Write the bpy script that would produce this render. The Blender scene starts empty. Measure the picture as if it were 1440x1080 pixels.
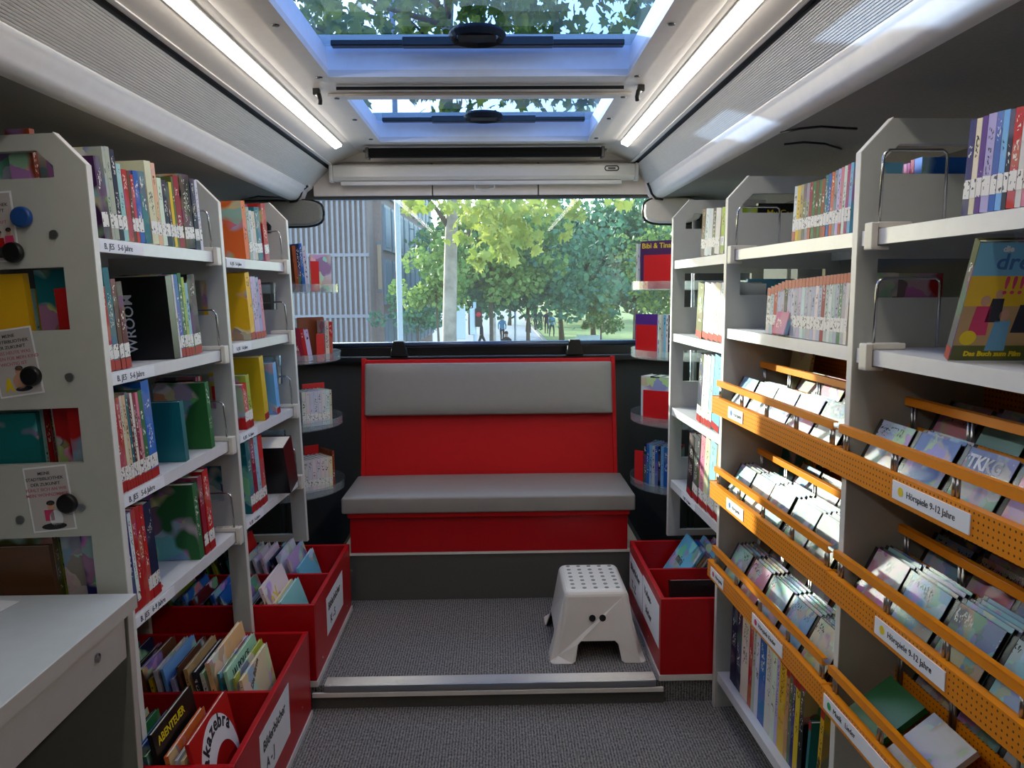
import bpy, bmesh, math, random
from mathutils import Vector, Matrix, Euler
random.seed(7)
SC = bpy.context.scene
COL = SC.collection
R = math.radians
PI = math.pi

# ---------------------------------------------------------------- camera
F_PX, CZ = 1123.0, 1.45
YAW, PITCH, ROLL = R(1.0557), R(6.7636), R(0.5)
fwd = Vector((math.sin(YAW)*math.cos(PITCH), math.cos(YAW)*math.cos(PITCH), -math.sin(PITCH)))
rgt0 = Vector((math.cos(YAW), -math.sin(YAW), 0))
up0 = rgt0.cross(fwd)
rgt = rgt0*math.cos(ROLL) - up0*math.sin(ROLL)
upv = rgt0*math.sin(ROLL) + up0*math.cos(ROLL)
EYE = Vector((0, 0, CZ))
cam = bpy.data.cameras.new('camera')
cam.sensor_width = 36.0
cam.lens = F_PX*36.0/1440.0
cam.clip_start, cam.clip_end = 0.02, 600
camo = bpy.data.objects.new('camera', cam)
COL.objects.link(camo)
M3 = Matrix((rgt, upv, -fwd)).transposed()
camo.matrix_world = Matrix.Translation(EYE) @ M3.to_4x4()
SC.camera = camo

def atz(px, py, Z):
    w = rgt*(px-720) - upv*(py-540) + fwd*F_PX
    return EYE + w*((Z-CZ)/w.z)
def proj(p):
    d = Vector(p) - EYE
    z = d.dot(fwd)
    return 720 + F_PX*d.dot(rgt)/z, 540 - F_PX*d.dot(upv)/z
def at(px, py, Y):
    w = rgt*(px-720) - upv*(py-540) + fwd*F_PX
    return EYE + w*(Y/w.y)

# ---------------------------------------------------------------- materials
def lin(h):
    h = h.lstrip('#')
    c = [int(h[i:i+2], 16)/255 for i in (0, 2, 4)]
    return tuple(x/12.92 if x <= .04045 else ((x+.055)/1.055)**2.4 for x in c)
MATS = {}
def node(nt, t, **kw):
    n = nt.nodes.new(t)
    for k, v in kw.items():
        if k in n.inputs: n.inputs[k].default_value = v
        else: setattr(n, k, v)
    return n
def base_mat(name):
    m = bpy.data.materials.new(name); m.use_nodes = True
    nt = m.node_tree
    b = nt.nodes['Principled BSDF']
    MATS[name] = m
    return m, nt, b
def pm(name, hexc, rough=.5, metal=0., var=.06, vscale=30., bump=0., bscale=200., spec=.5, coat=0.):
    m, nt, b = base_mat(name)
    c = lin(hexc)
    tc = node(nt, 'ShaderNodeTexCoord')
    nz = node(nt, 'ShaderNodeTexNoise', Scale=vscale, Detail=3.0)
    nt.links.new(tc.outputs['Object'], nz.inputs['Vector'])
    mx = node(nt, 'ShaderNodeMix', data_type='RGBA')
    mx.inputs[6].default_value = tuple(x*(1-var) for x in c)+(1,)
    mx.inputs[7].default_value = tuple(min(1, x*(1+var)) for x in c)+(1,)
    nt.links.new(nz.outputs['Fac'], mx.inputs[0])
    nt.links.new(mx.outputs[2], b.inputs['Base Color'])
    b.inputs['Roughness'].default_value = rough
    b.inputs['Metallic'].default_value = metal
    b.inputs['Specular IOR Level'].default_value = spec
    if coat: b.inputs['Coat Weight'].default_value = coat
    if bump:
        n2 = node(nt, 'ShaderNodeTexNoise', Scale=bscale, Detail=2.0)
        nt.links.new(tc.outputs['Object'], n2.inputs['Vector'])
        bp = node(nt, 'ShaderNodeBump', Strength=bump, Distance=.002)
        nt.links.new(n2.outputs['Fac'], bp.inputs['Height'])
        nt.links.new(bp.outputs['Normal'], b.inputs['Normal'])
    return m
pm('shelf_grey', '#b7bab3', .42)
pm('shelf_edge', '#dcdad2', .4)
pm('shelf_white', '#d8d9da', .32)
pm('desk_top', '#c3ccce', .3)
pm('desk_edge', '#b5ada3', .45)
pm('desk_leg', '#7e8078', .5)
pm('red_board', '#b00812', .34, var=.08, spec=.35)
pm('red_bench', '#c4090f', .5, var=.05, spec=.25)
pm('red_plate', '#d0171c', .3)
pm('trim_white', '#dedbd2', .35)
pm('vinyl_grey', '#8f8a84', .42, bump=.08, bscale=600)
pm('wall_dark', '#52524e', .9, var=.25, vscale=260, bump=.4, bscale=500)
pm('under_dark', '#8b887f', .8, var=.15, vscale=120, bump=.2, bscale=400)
pm('ceil_white', '#d8d3cb', .42)
pm('header_beige', '#eadfd6', .55)
pm('rib_panel', '#dedcd6', .4)
pm('nose_white', '#f0eee9', .3)
pm('black_plastic', '#0c0d0e', .35)
pm('black_matte', '#0a0a0a', .8)
pm('slot_dark', '#2b2b2a', .7)
pm('chrome', '#b9b9b6', .22, metal=1.)
pm('alu', '#aeb0b2', .28, metal=1., bump=.5, bscale=90)
pm('slate_tube', '#5a6880', .25, metal=.6)
pm('clamp_white', '#d6d1c4', .4)
pm('paper', '#e9ebef', .6, var=.03)
pm('poster_grey', '#b9b5b4', .6, var=.08, vscale=8)
pm('ink', '#222428', .6)
pm('ink_pink', '#b05a6e', .6)
pm('magnet_blue', '#1c4a8c', .35)
pm('plastic_white', '#dcd9d2', .34, var=.02)
pm('grip_grey', '#858680', .6)
pm('skin', '#c99a80', .6)
pm('pages', '#e4dfd2', .8, var=.12, vscale=400)
pm('tag_red', '#a5120d', .45, spec=.3)
pm('concrete', '#8f8d88', .8)
pm('pole_grey', '#c9d0d6', .4)
pm('bark', '#b9a594', .9, var=.75, vscale=5, bump=.5, bscale=30)
pm('bark_dark', '#6b5a48', .9, var=.3, vscale=8)
pm('brick', '#a58a82', .9, var=.2, vscale=12)
pm('fin', '#a89a9b', .6, var=.15, vscale=6)
pm('grey_frame', '#7e8794', .5)
pm('win_glass', '#75899a', .5, spec=.15)
pm('well_white', '#e9ebee', .45)
pm('win_warm', '#c9a07f', .3)
pm('paving', '#8d95a3', .85, var=.15, vscale=1.5)
pm('grass', '#7c8f4a', .95, var=.3, vscale=3)
pm('jacket_dark', '#2a2d3a', .8); pm('jacket_blue', '#6aa3c9', .8); pm('trouser', '#23252c', .8)
pm('fabric_shade', '#070807', .8, spec=.2)
pm('white_sign', '#e6e9ec', .4)
pm('sig_red', '#d01e2b', .4)
for k, h in dict(y='#e3c814', g='#35a85a', o='#e8803a', b='#3a6fb0', p='#d0386a').items(): pm('dot_'+k, h, .5)

def emis(name, hexc, s):
    m, nt, b = base_mat(name)
    nt.nodes.remove(b)
    e = node(nt, 'ShaderNodeEmission', Strength=s); e.inputs[0].default_value = lin(hexc)+(1,)
    nt.links.new(e.outputs[0], nt.nodes['Material Output'].inputs[0])
emis('led', '#fff6ea', 21.0)

def glass(name, tint, refl=1., rough=.02, ior=1.45, haze=0.):
    m, nt, b = base_mat(name)
    nt.nodes.remove(b)
    t = node(nt, 'ShaderNodeBsdfTransparent'); t.inputs[0].default_value = tuple(tint)+(1,)
    g = node(nt, 'ShaderNodeBsdfGlossy', Roughness=rough)
    fr = node(nt, 'ShaderNodeFresnel', IOR=ior)
    mu = node(nt, 'ShaderNodeMath', operation='MULTIPLY'); mu.inputs[1].default_value = refl
    ge = node(nt, 'ShaderNodeNewGeometry')                 # the pane reflects once, on the face a ray enters by
    fb = node(nt, 'ShaderNodeMath', operation='MULTIPLY_ADD'); fb.inputs[1].default_value = -1.; fb.inputs[2].default_value = 1.
    nt.links.new(ge.outputs['Backfacing'], fb.inputs[0])
    fm = node(nt, 'ShaderNodeMath', operation='MULTIPLY'); nt.links.new(fr.outputs[0], fm.inputs[0]); nt.links.new(fb.outputs[0], fm.inputs[1])
    nt.links.new(fm.outputs[0], mu.inputs[0])
    mx = node(nt, 'ShaderNodeMixShader')
    if haze:
        tl = node(nt, 'ShaderNodeBsdfTranslucent'); tl.inputs[0].default_value = (.9, .93, .95, 1)
        df = node(nt, 'ShaderNodeBsdfDiffuse'); df.inputs[0].default_value = (.9, .93, .95, 1)
        hz = node(nt, 'ShaderNodeMixShader'); hz.inputs[0].default_value = .5
        nt.links.new(tl.outputs[0], hz.inputs[1]); nt.links.new(df.outputs[0], hz.inputs[2])
        h2 = node(nt, 'ShaderNodeMixShader'); h2.inputs[0].default_value = haze
        nt.links.new(t.outputs[0], h2.inputs[1]); nt.links.new(hz.outputs[0], h2.inputs[2]); t = h2
    nt.links.new(mu.outputs[0], mx.inputs[0]); nt.links.new(t.outputs[0], mx.inputs[1]); nt.links.new(g.outputs[0], mx.inputs[2])
    nt.links.new(mx.outputs[0], nt.nodes['Material Output'].inputs[0])
glass('window_glass', (.82, .92, .96), .8, haze=.014)
glass('roof_glass', (.48, .62, .86), .9)
glass('acrylic', (.86, .93, .93), 1.4, .06, haze=.16)
glass('case_clear', (.95, .97, .98), 1.15, .12)

def carpet(name, c0, c1):
    m, nt, b = base_mat(name)
    tc = node(nt, 'ShaderNodeTexCoord')
    mp = node(nt, 'ShaderNodeMapping'); mp.inputs['Scale'].default_value = (1, .45, 1)
    nt.links.new(tc.outputs['Object'], mp.inputs[0])
    nz = node(nt, 'ShaderNodeTexNoise', Scale=190., Detail=2.)
    nt.links.new(mp.outputs[0], nz.inputs['Vector'])
    wv = node(nt, 'ShaderNodeTexWave', Scale=32., Distortion=2.5, bands_direction='X'); wv.inputs['Detail Scale'].default_value = 6
    nt.links.new(tc.outputs['Object'], wv.inputs['Vector'])
    ad = node(nt, 'ShaderNodeMath', operation='MULTIPLY_ADD'); ad.inputs[1].default_value = .3
    nt.links.new(wv.outputs['Fac'], ad.inputs[0]); nt.links.new(nz.outputs['Fac'], ad.inputs[2])
    cr = node(nt, 'ShaderNodeValToRGB')
    cr.color_ramp.elements[0].position = .42; cr.color_ramp.elements[1].position = .85
    cr.color_ramp.elements[0].color = lin(c0)+(1,); cr.color_ramp.elements[1].color = lin(c1)+(1,)
    nt.links.new(ad.outputs[0], cr.inputs[0]); nt.links.new(cr.outputs[0], b.inputs['Base Color'])
    b.inputs['Roughness'].default_value = .95
    bp = node(nt, 'ShaderNodeBump', Strength=.7, Distance=.004)
    nt.links.new(ad.outputs[0], bp.inputs['Height']); nt.links.new(bp.outputs[0], b.inputs['Normal'])
carpet('carpet', '#3b3b3c', '#8b8987')

def perforated(name, hexc):
    # orange powder-coated metal with rows of small punched holes
    m, nt, b = base_mat(name)
    tc = node(nt, 'ShaderNodeTexCoord')
    sx = node(nt, 'ShaderNodeSeparateXYZ'); nt.links.new(tc.outputs['Object'], sx.inputs[0])
    def cell(o, per):
        a = node(nt, 'ShaderNodeMath', operation='DIVIDE'); a.inputs[1].default_value = per
        nt.links.new(o, a.inputs[0])
        f = node(nt, 'ShaderNodeMath', operation='FRACT'); nt.links.new(a.outputs[0], f.inputs[0])
        s = node(nt, 'ShaderNodeMath', operation='SUBTRACT'); s.inputs[1].default_value = .5
        nt.links.new(f.outputs[0], s.inputs[0])
        q = node(nt, 'ShaderNodeMath', operation='MULTIPLY'); q.inputs[1].default_value = per
        nt.links.new(s.outputs[0], q.inputs[0])
        p = node(nt, 'ShaderNodeMath', operation='POWER'); p.inputs[1].default_value = 2
        nt.links.new(q.outputs[0], p.inputs[0]); return p.outputs[0]
    ax = cell(sx.outputs['X'], .0125); az = cell(sx.outputs['Z'], .0125)
    su = node(nt, 'ShaderNodeMath', operation='ADD'); nt.links.new(ax, su.inputs[0]); nt.links.new(az, su.inputs[1])
    lt = node(nt, 'ShaderNodeMath', operation='LESS_THAN'); lt.inputs[1].default_value = .0021**2
    nt.links.new(su.outputs[0], lt.inputs[0])
    mx = node(nt, 'ShaderNodeMix', data_type='RGBA')
    mx.inputs[6].default_value = lin(hexc)+(1,); mx.inputs[7].default_value = lin('#4a2503')+(1,)
    nt.links.new(lt.outputs[0], mx.inputs[0]); nt.links.new(mx.outputs[2], b.inputs['Base Color'])
    b.inputs['Roughness'].default_value = .38
perforated('orange_perf', '#e2890c')
pm('orange', '#e2890c', .35)

def ribbed():
    pass
def cover_mat(name, cd=False):
    m, nt, b = base_mat(name)
    L = nt.links.new
    oi = node(nt, 'ShaderNodeObjectInfo')
    tc = node(nt, 'ShaderNodeTexCoord')
    seed = node(nt, 'ShaderNodeMath', operation='MULTIPLY'); seed.inputs[1].default_value = 47.
    L(oi.outputs['Random'], seed.inputs[0])
    ad = node(nt, 'ShaderNodeVectorMath', operation='ADD')
    L(tc.outputs['Object'], ad.inputs[0]); L(seed.outputs[0], ad.inputs[1])
    # printed picture: flat patches of colour around a middle field
    dn = node(nt, 'ShaderNodeTexNoise', Scale=(30. if cd else 20.), Detail=2.); L(ad.outputs[0], dn.inputs['Vector'])
    ds = node(nt, 'ShaderNodeVectorMath', operation='SCALE'); ds.inputs[3].default_value = .05; L(dn.outputs['Color'], ds.inputs[0])
    d2 = node(nt, 'ShaderNodeVectorMath', operation='ADD'); L(ad.outputs[0], d2.inputs[0]); L(ds.outputs[0], d2.inputs[1])
    vo = node(nt, 'ShaderNodeTexVoronoi', Scale=(28. if cd else 17.)); L(d2.outputs[0], vo.inputs['Vector'])
    hs = node(nt, 'ShaderNodeHueSaturation', Saturation=(.85 if cd else .75), Value=(.85 if cd else .8)); L(vo.outputs['Color'], hs.inputs['Color'])
    n1 = node(nt, 'ShaderNodeTexNoise', Scale=(12. if cd else 7.), Detail=2.); L(ad.outputs[0], n1.inputs['Vector'])
    rp = node(nt, 'ShaderNodeValToRGB')
    rp.color_ramp.elements[0].position = .44 if cd else .50; rp.color_ramp.elements[1].position = .50 if cd else .55
    rp.color_ramp.elements[1].color = (.6, .6, .6, 1) if cd else (.75, .75, .75, 1)
    L(n1.outputs['Fac'], rp.inputs[0])
    art = node(nt, 'ShaderNodeMix', data_type='RGBA')
    L(rp.outputs[0], art.inputs[0]); L(oi.outputs['Color'], art.inputs[6]); L(hs.outputs[0], art.inputs[7])
    # contrast ink
    bw = node(nt, 'ShaderNodeRGBToBW'); L(oi.outputs['Color'], bw.inputs[0])
    gt = node(nt, 'ShaderNodeMath', operation='LESS_THAN'); gt.inputs[1].default_value = .22; L(bw.outputs[0], gt.inputs[0])
    ink = node(nt, 'ShaderNodeMix', data_type='RGBA'); ink.inputs[6].default_value = (.02, .02, .03, 1); ink.inputs[7].default_value = (.75, .72, .62, 1)
    L(gt.outputs[0], ink.inputs[0])
    # lettering-like strokes
    mp = node(nt, 'ShaderNodeMapping'); mp.inputs['Scale'].default_value = (260, 260, 150); L(ad.outputs[0], mp.inputs[0])
    tn = node(nt, 'ShaderNodeTexNoise', Scale=1., Detail=1.); L(mp.outputs[0], tn.inputs['Vector'])
    tg = node(nt, 'ShaderNodeMath', operation='GREATER_THAN'); tg.inputs[1].default_value = .57; L(tn.outputs['Fac'], tg.inputs[0])
    bn = node(nt, 'ShaderNodeTexNoise', Scale=22., Detail=0.); L(ad.outputs[0], bn.inputs['Vector'])
    bg = node(nt, 'ShaderNodeMath', operation='GREATER_THAN'); bg.inputs[1].default_value = .56 if cd else .5; L(bn.outputs['Fac'], bg.inputs[0])
    gs = node(nt, 'ShaderNodeSeparateXYZ'); L(tc.outputs['Generated'], gs.inputs[0])
    def band(o, lo, hi):
        a = node(nt, 'ShaderNodeMath', operation='GREATER_THAN'); a.inputs[1].default_value = lo; L(o, a.inputs[0])
        c = node(nt, 'ShaderNodeMath', operation='LESS_THAN'); c.inputs[1].default_value = hi; L(o, c.inputs[0])
        q = node(nt, 'ShaderNodeMath', operation='MULTIPLY'); L(a.outputs[0], q.inputs[0]); L(c.outputs[0], q.inputs[1]); return q.outputs[0]
    def mul(a, c):
        q = node(nt, 'ShaderNodeMath', operation='MULTIPLY'); L(a, q.inputs[0]); L(c, q.inputs[1]); return q.outputs[0]
    ns = node(nt, 'ShaderNodeSeparateXYZ'); L(tc.outputs['Normal'], ns.inputs[0])
    sp = node(nt, 'ShaderNodeMath', operation='LESS_THAN'); sp.inputs[1].default_value = -.5; L(ns.outputs['Y'], sp.inputs[0])
    strokes = mul(tg.outputs[0], bg.outputs[0])
    if cd:
        mask = mul(strokes, band(gs.outputs['Z'], .72, .93))
        pale = node(nt, 'ShaderNodeMix', data_type='RGBA'); pale.inputs[0].default_value = .12; pale.inputs[7].default_value = (.86, .90, .94, 1)  # bluish-white glare of the cases mixed into the card colour
        L(art.outputs[2], pale.inputs[6]); fac = mask; under = pale.outputs[2]
    else:
        smask = mul(mul(mul(strokes, band(gs.outputs['X'], .22, .78)), band(gs.outputs['Z'], .3, .93)), sp.outputs[0])
        under = node(nt, 'ShaderNodeMix', data_type='RGBA')
        # spines carry less picture than the boards
        iv = node(nt, 'ShaderNodeMath', operation='MULTIPLY_ADD'); iv.inputs[1].default_value = -.8; iv.inputs[2].default_value = 1.
        L(sp.outputs[0], iv.inputs[0]); L(iv.outputs[0], under.inputs[0]); L(oi.outputs['Color'], under.inputs[6]); L(art.outputs[2], under.inputs[7])
        under = under.outputs[2]; fac = smask
    fin = node(nt, 'ShaderNodeMix', data_type='RGBA'); L(fac, fin.inputs[0]); L(under, fin.inputs[6]); L(ink.outputs[2], fin.inputs[7])
    L(fin.outputs[2], b.inputs['Base Color'])
    b.inputs['Specular IOR Level'].default_value = .22
    b.inputs['Roughness'].default_value = .48
    return m
cover_mat('cover'); cover_mat('cd_art', True)
def plain_cover():
    m, nt, b = base_mat('cover_plain')
    oi = node(nt, 'ShaderNodeObjectInfo'); nt.links.new(oi.outputs['Color'], b.inputs['Base Color']); b.inputs['Roughness'].default_value = .3
plain_cover()
def tag_mat():
    m, nt, b = base_mat('tag_white')
    tc = node(nt, 'ShaderNodeTexCoord'); oi = node(nt, 'ShaderNodeObjectInfo')
    ad = node(nt, 'ShaderNodeVectorMath', operation='ADD'); nt.links.new(tc.outputs['Object'], ad.inputs[0]); nt.links.new(oi.outputs['Random'], ad.inputs[1])
    mp = node(nt, 'ShaderNodeMapping'); mp.inputs['Scale'].default_value = (150, 90, 120); nt.links.new(ad.outputs[0], mp.inputs[0])
    tn = node(nt, 'ShaderNodeTexNoise', Scale=1., Detail=1.); nt.links.new(mp.outputs[0], tn.inputs['Vector'])
    cr = node(nt, 'ShaderNodeValToRGB'); cr.color_ramp.interpolation = 'CONSTANT'
    cr.color_ramp.elements[0].color = (.78, .76, .70, 1); cr.color_ramp.elements[1].position = .63; cr.color_ramp.elements[1].color = (.04, .04, .05, 1)
    nt.links.new(tn.outputs['Fac'], cr.inputs[0]); nt.links.new(cr.outputs[0], b.inputs['Base Color'])
tag_mat()
def leaf_mat(name, a, c, trans=.5):
    m, nt, b = base_mat(name)
    tc = node(nt, 'ShaderNodeTexCoord')
    nz = node(nt, 'ShaderNodeTexNoise', Scale=2.2, Detail=3.); nt.links.new(tc.outputs['Object'], nz.inputs['Vector'])
    mx = node(nt, 'ShaderNodeMix', data_type='RGBA'); mx.inputs[6].default_value = lin(a)+(1,); mx.inputs[7].default_value = lin(c)+(1,)
    cr = node(nt, 'ShaderNodeValToRGB'); cr.color_ramp.elements[0].position = .38; cr.color_ramp.elements[1].position = .62
    nt.links.new(nz.outputs['Fac'], cr.inputs[0]); nt.links.new(cr.outputs[0], mx.inputs[0])
    nt.links.new(mx.outputs[2], b.inputs['Base Color']); b.inputs['Roughness'].default_value = .6
    tr = node(nt, 'ShaderNodeBsdfTranslucent'); nt.links.new(mx.outputs[2], tr.inputs[0])
    ms = node(nt, 'ShaderNodeMixShader'); ms.inputs[0].default_value = trans
    nt.links.new(b.outputs[0], ms.inputs[1]); nt.links.new(tr.outputs[0], ms.inputs[2])
    nt.links.new(ms.outputs[0], nt.nodes['Material Output'].inputs[0])
leaf_mat('leaf_plane', '#93a544', '#c6c865', .28)
leaf_mat('leaf_top', '#58702a', '#9aa03e', .25)
leaf_mat('leaf_teal', '#4a7d66', '#75a06a', .2)
leaf_mat('leaf_green', '#6b9045', '#a3b660', .25)
def frit_mat():
    m, nt, b = base_mat('frit')
    L = nt.links.new
    tc = node(nt, 'ShaderNodeTexCoord'); vo = node(nt, 'ShaderNodeTexVoronoi', Scale=170., Randomness=0.); L(tc.outputs['Object'], vo.inputs['Vector'])
    gs = node(nt, 'ShaderNodeSeparateXYZ'); L(tc.outputs['Generated'], gs.inputs[0])
    th = node(nt, 'ShaderNodeMath', operation='MULTIPLY_ADD'); th.inputs[1].default_value = -.62; th.inputs[2].default_value = .68; L(gs.outputs['Z'], th.inputs[0])
    lt = node(nt, 'ShaderNodeMath', operation='LESS_THAN'); L(vo.outputs['Distance'], lt.inputs[0]); L(th.outputs[0], lt.inputs[1])
    b.inputs['Base Color'].default_value = (.01, .01, .01, 1)
    t = node(nt, 'ShaderNodeBsdfTransparent'); ms = node(nt, 'ShaderNodeMixShader')
    L(lt.outputs[0], ms.inputs[0]); L(t.outputs[0], ms.inputs[1]); L(b.outputs[0], ms.inputs[2]); L(ms.outputs[0], nt.nodes['Material Output'].inputs[0])
frit_mat()

# ---------------------------------------------------------------- mesh helpers
class MB:
    def __init__(s): s.v, s.f, s.m = [], [], []
    def add(s, vs, fs, mi=0, M=None):
        o = len(s.v)
        s.v += [tuple((M @ Vector(p)) if M is not None else p) for p in vs]
        s.f += [tuple(o+i for i in f) for f in fs]; s.m += [mi]*len(fs); return s
    def box(s, x0, x1, y0, y1, z0, z1, mi=0, M=None):
        return s.add([(x0,y0,z0),(x1,y0,z0),(x1,y1,z0),(x0,y1,z0),(x0,y0,z1),(x1,y0,z1),(x1,y1,z1),(x0,y1,z1)],
                     [(0,3,2,1),(4,5,6,7),(0,1,5,4),(1,2,6,5),(2,3,7,6),(3,0,4,7)], mi, M)
    def prism(s, poly, ax, a, b, mi=0, M=None):
        n = len(poly)
        def P(q, t): return (t,q[0],q[1]) if ax=='x' else (q[0],t,q[1]) if ax=='y' else (q[0],q[1],t)
        vs = [P(q,a) for q in poly]+[P(q,b) for q in poly]
        fs = [tuple(range(n-1,-1,-1)), tuple(range(n,2*n))]+[(i,(i+1)%n,n+(i+1)%n,n+i) for i in range(n)]
        return s.add(vs, fs, mi, M)
    def tube(s, pts, r, n=8, mi=0, M=None, r1=None):
        pts = [Vector(p) for p in pts]; vs, fs = [], []
        prev = None
        for i, p in enumerate(pts):
            t = (pts[min(i+1,len(pts)-1)]-pts[max(i-1,0)]).normalized()
            a = prev if prev is not None else (Vector((0,0,1)) if abs(t.z) < .9 else Vector((1,0,0)))
            u = (a - t*a.dot(t)).normalized(); w = t.cross(u); prev = u
            rr = r if r1 is None else r+(r1-r)*i/max(1,len(pts)-1)
            vs += [tuple(p+(u*math.cos(2*PI*k/n)+w*math.sin(2*PI*k/n))*rr) for k in range(n)]
        for i in range(len(pts)-1):
            fs += [(i*n+k, i*n+(k+1)%n, (i+1)*n+(k+1)%n, (i+1)*n+k) for k in range(n)]
        fs += [tuple(range(n-1,-1,-1)), tuple(range((len(pts)-1)*n, len(pts)*n))]
        return s.add(vs, fs, mi, M)
    def lathe(s, prof, n=40, mi=0, M=None):
        vs = [(r*math.cos(2*PI*k/n), r*math.sin(2*PI*k/n), z) for r, z in prof for k in range(n)]
        m = len(prof)
        fs = [(i*n+k, i*n+(k+1)%n, ((i+1)%m)*n+(k+1)%n, ((i+1)%m)*n+k) for i in range(m) for k in range(n)]
        return s.add(vs, fs, mi, M)
    def mesh(s, me, mi=0, M=None):
        return s.add([tuple(v.co) for v in me.vertices], [tuple(p.vertices) for p in me.polygons], mi, M)
    def build(s, name, mats, parent=None, bevel=0., smooth=False, seg=2, fix=True):
        me = bpy.data.meshes.new(name)
        me.from_pydata(s.v, [], s.f)
        for m in (mats if isinstance(mats, (list, tuple)) else [mats]): me.materials.append(MATS[m])
        me.polygons.foreach_set('material_index', s.m)
        if fix:
            bm = bmesh.new(); bm.from_mesh(me); bmesh.ops.recalc_face_normals(bm, faces=bm.faces); bm.to_mesh(me); bm.free()
        if smooth: me.polygons.foreach_set('use_smooth', [True]*len(me.polygons))
        o = bpy.data.objects.new(name, me); COL.objects.link(o)
        if parent is not None: o.parent = parent
        if bevel:
            b = o.modifiers.new('edge', 'BEVEL'); b.width = bevel; b.segments = seg; b.limit_method = 'ANGLE'; b.angle_limit = R(40)
        return o
def tag(o, label, cat, group=None, kind=None):
    if label: o['label'] = label
    if cat: o['category'] = cat
    if group: o['group'] = group
    if kind: o['kind'] = kind
    return o
def thing(name, label, cat, M=None, group=None):
    o = bpy.data.objects.new(name, None); COL.objects.link(o)
    o.empty_display_size = .05
    if M is not None: o.matrix_world = M if isinstance(M, Matrix) else Matrix.Translation(M)
    return tag(o, label, cat, group)
def struct(o): o['kind'] = 'structure'; return o
def T(x, y, z): return Matrix.Translation((x, y, z))
def Rt(a, ax): return Matrix.Rotation(a, 4, ax)
def frame(x, y, z, o):
    return Matrix.Translation(o) @ Matrix((Vector(x), Vector(y), Vector(z))).transposed().to_4x4()
XZ = frame((1,0,0), (0,0,1), (0,-1,0), (0,0,0))     # text plane: reads along x, stands on z, faces -y

def curve_mesh(c):
    o = bpy.data.objects.new('tmp', c); COL.objects.link(o)
    bpy.context.view_layer.update()
    me = bpy.data.meshes.new_from_object(o.evaluated_get(bpy.context.evaluated_depsgraph_get()))
    bpy.data.objects.remove(o); bpy.data.curves.remove(c)
    return me
def text_mesh(s, size, align='LEFT', ext=.0004, space=1.0, bold=0.):
    c = bpy.data.curves.new('t', 'FONT'); c.body = s; c.size = size; c.align_x = align; c.extrude = ext; c.space_line = space
    c.offset = bold; c.resolution_u = 3
    return curve_mesh(c)
def panel_mesh(outlines, th):
    # flat board with holes: outlines in (u, v); first is the rim, the others are openings; thickness along +w
    c = bpy.data.curves.new('p', 'CURVE'); c.dimensions = '2D'; c.fill_mode = 'BOTH'; c.extrude = th/2
    for poly in outlines:
        sp = c.splines.new('POLY'); sp.points.add(len(poly)-1); sp.use_cyclic_u = True
        for p, q in zip(sp.points, poly): p.co = (q[0], q[1], 0, 1)
    return curve_mesh(c)

PAL = dict(red='#b81e1c', crimson='#8e1730', maroon='#5c1620', brown='#5d3a25', tan='#b9986a', cream='#d9cfae', peach='#dcae84', white='#d8d8d4',
  grey='#8b8b8a', charcoal='#2f3033', black='#101012', navy='#141d3c', blue='#1f5fb0', sky='#6fb2d8', aqua='#8fc4c4', teal='#156a72', green='#2c6b3a',
  sage='#a9b8a2', olive='#5a6130', lime='#a7bb3c', yellow='#e0b81c', orange='#d4662a', pink='#d87f94', violet='#5a2f86', purple='#451f52', lavender='#a99bc8',
  indigo='#2c2a6e', lilac='#c5b4d4', rust='#8c3f20', mint='#a8d8b4', magenta='#b0246a', silver='#b9bcc0')
ORD = ['first','second','third','fourth','fifth','sixth','seventh','eighth','ninth','tenth','eleventh','twelfth','thirteenth','fourteenth','fifteenth','sixteenth',
  'seventeenth','eighteenth','nineteenth','twentieth','twenty-first','twenty-second','twenty-third','twenty-fourth','twenty-fifth','twenty-sixth','twenty-seventh','twenty-eighth','twenty-ninth','thirtieth']
def rgb(name):
    return lin(PAL[name])+(1,)
def jit(c, a=.12):
    return tuple(max(0, min(1, x*(1+random.uniform(-a, a)))) for x in c[:3])+(1,)
NB = [0]
def book(label, M, w, d, h, colr, group=None, tg='', mat='cover', cat='book', title=None, rib=False, small=False):
    """one book: w thick (x), d deep (y, spine at y=0), h tall (z)"""
    NB[0] += 1
    root = thing('book', label, cat, M, group)
    c = jit(rgb(colr))
    tb = min(.0022, w*.18)
    m = MB()
    m.box(0, tb, 0, d, 0, h); m.box(w-tb, w, 0, d, 0, h); m.box(tb, w-tb, 0, tb, 0, h)
    o = m.build('cover', mat, root, fix=False); o.color = c
    MB().box(tb, w-tb, tb, d-.003, .003, h-.003).build('page_block', 'pages', root, fix=False)
    if small: return root
    if 'w' in tg:
        MB().box(.0003, w-.0003, -.0006, 0, .027, .027+min(.034, h*.2)).build('spine_label', 'tag_white', root, fix=False)
    if 'r' in tg:
        MB().box(.0002, w-.0002, -.0007, 0, 0, .024).build('colour_band', 'tag_red', root, fix=False)
    if 't' in tg:
        MB().box(.0002, w-.0002, -.0007, 0, h-.022, h).build('colour_band', 'tag_red', root, fix=False)
    if title:
        # lettering on the board that faces the given side: (text, size, side, v0, u0, colour, angle)
        s, size, side, u0, v0, ink, ang = title
        mm = text_mesh(s, size, bold=.0003)
        if side == '-x': B = frame((0,-1,0), (0,0,1), (-1,0,0), (-.0006, d-u0, v0))
        elif side == '+x': B = frame((0,1,0), (0,0,1), (1,0,0), (w+.0006, u0, v0))
        else: B = frame((1,0,0), (0,0,1), (0,-1,0), (u0, -.0008, v0))
        MB().mesh(mm, 0, B @ Rt(ang, 'Z')).build('cover_title', ink, root, fix=False)
        bpy.data.meshes.remove(mm)
    return root
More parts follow.
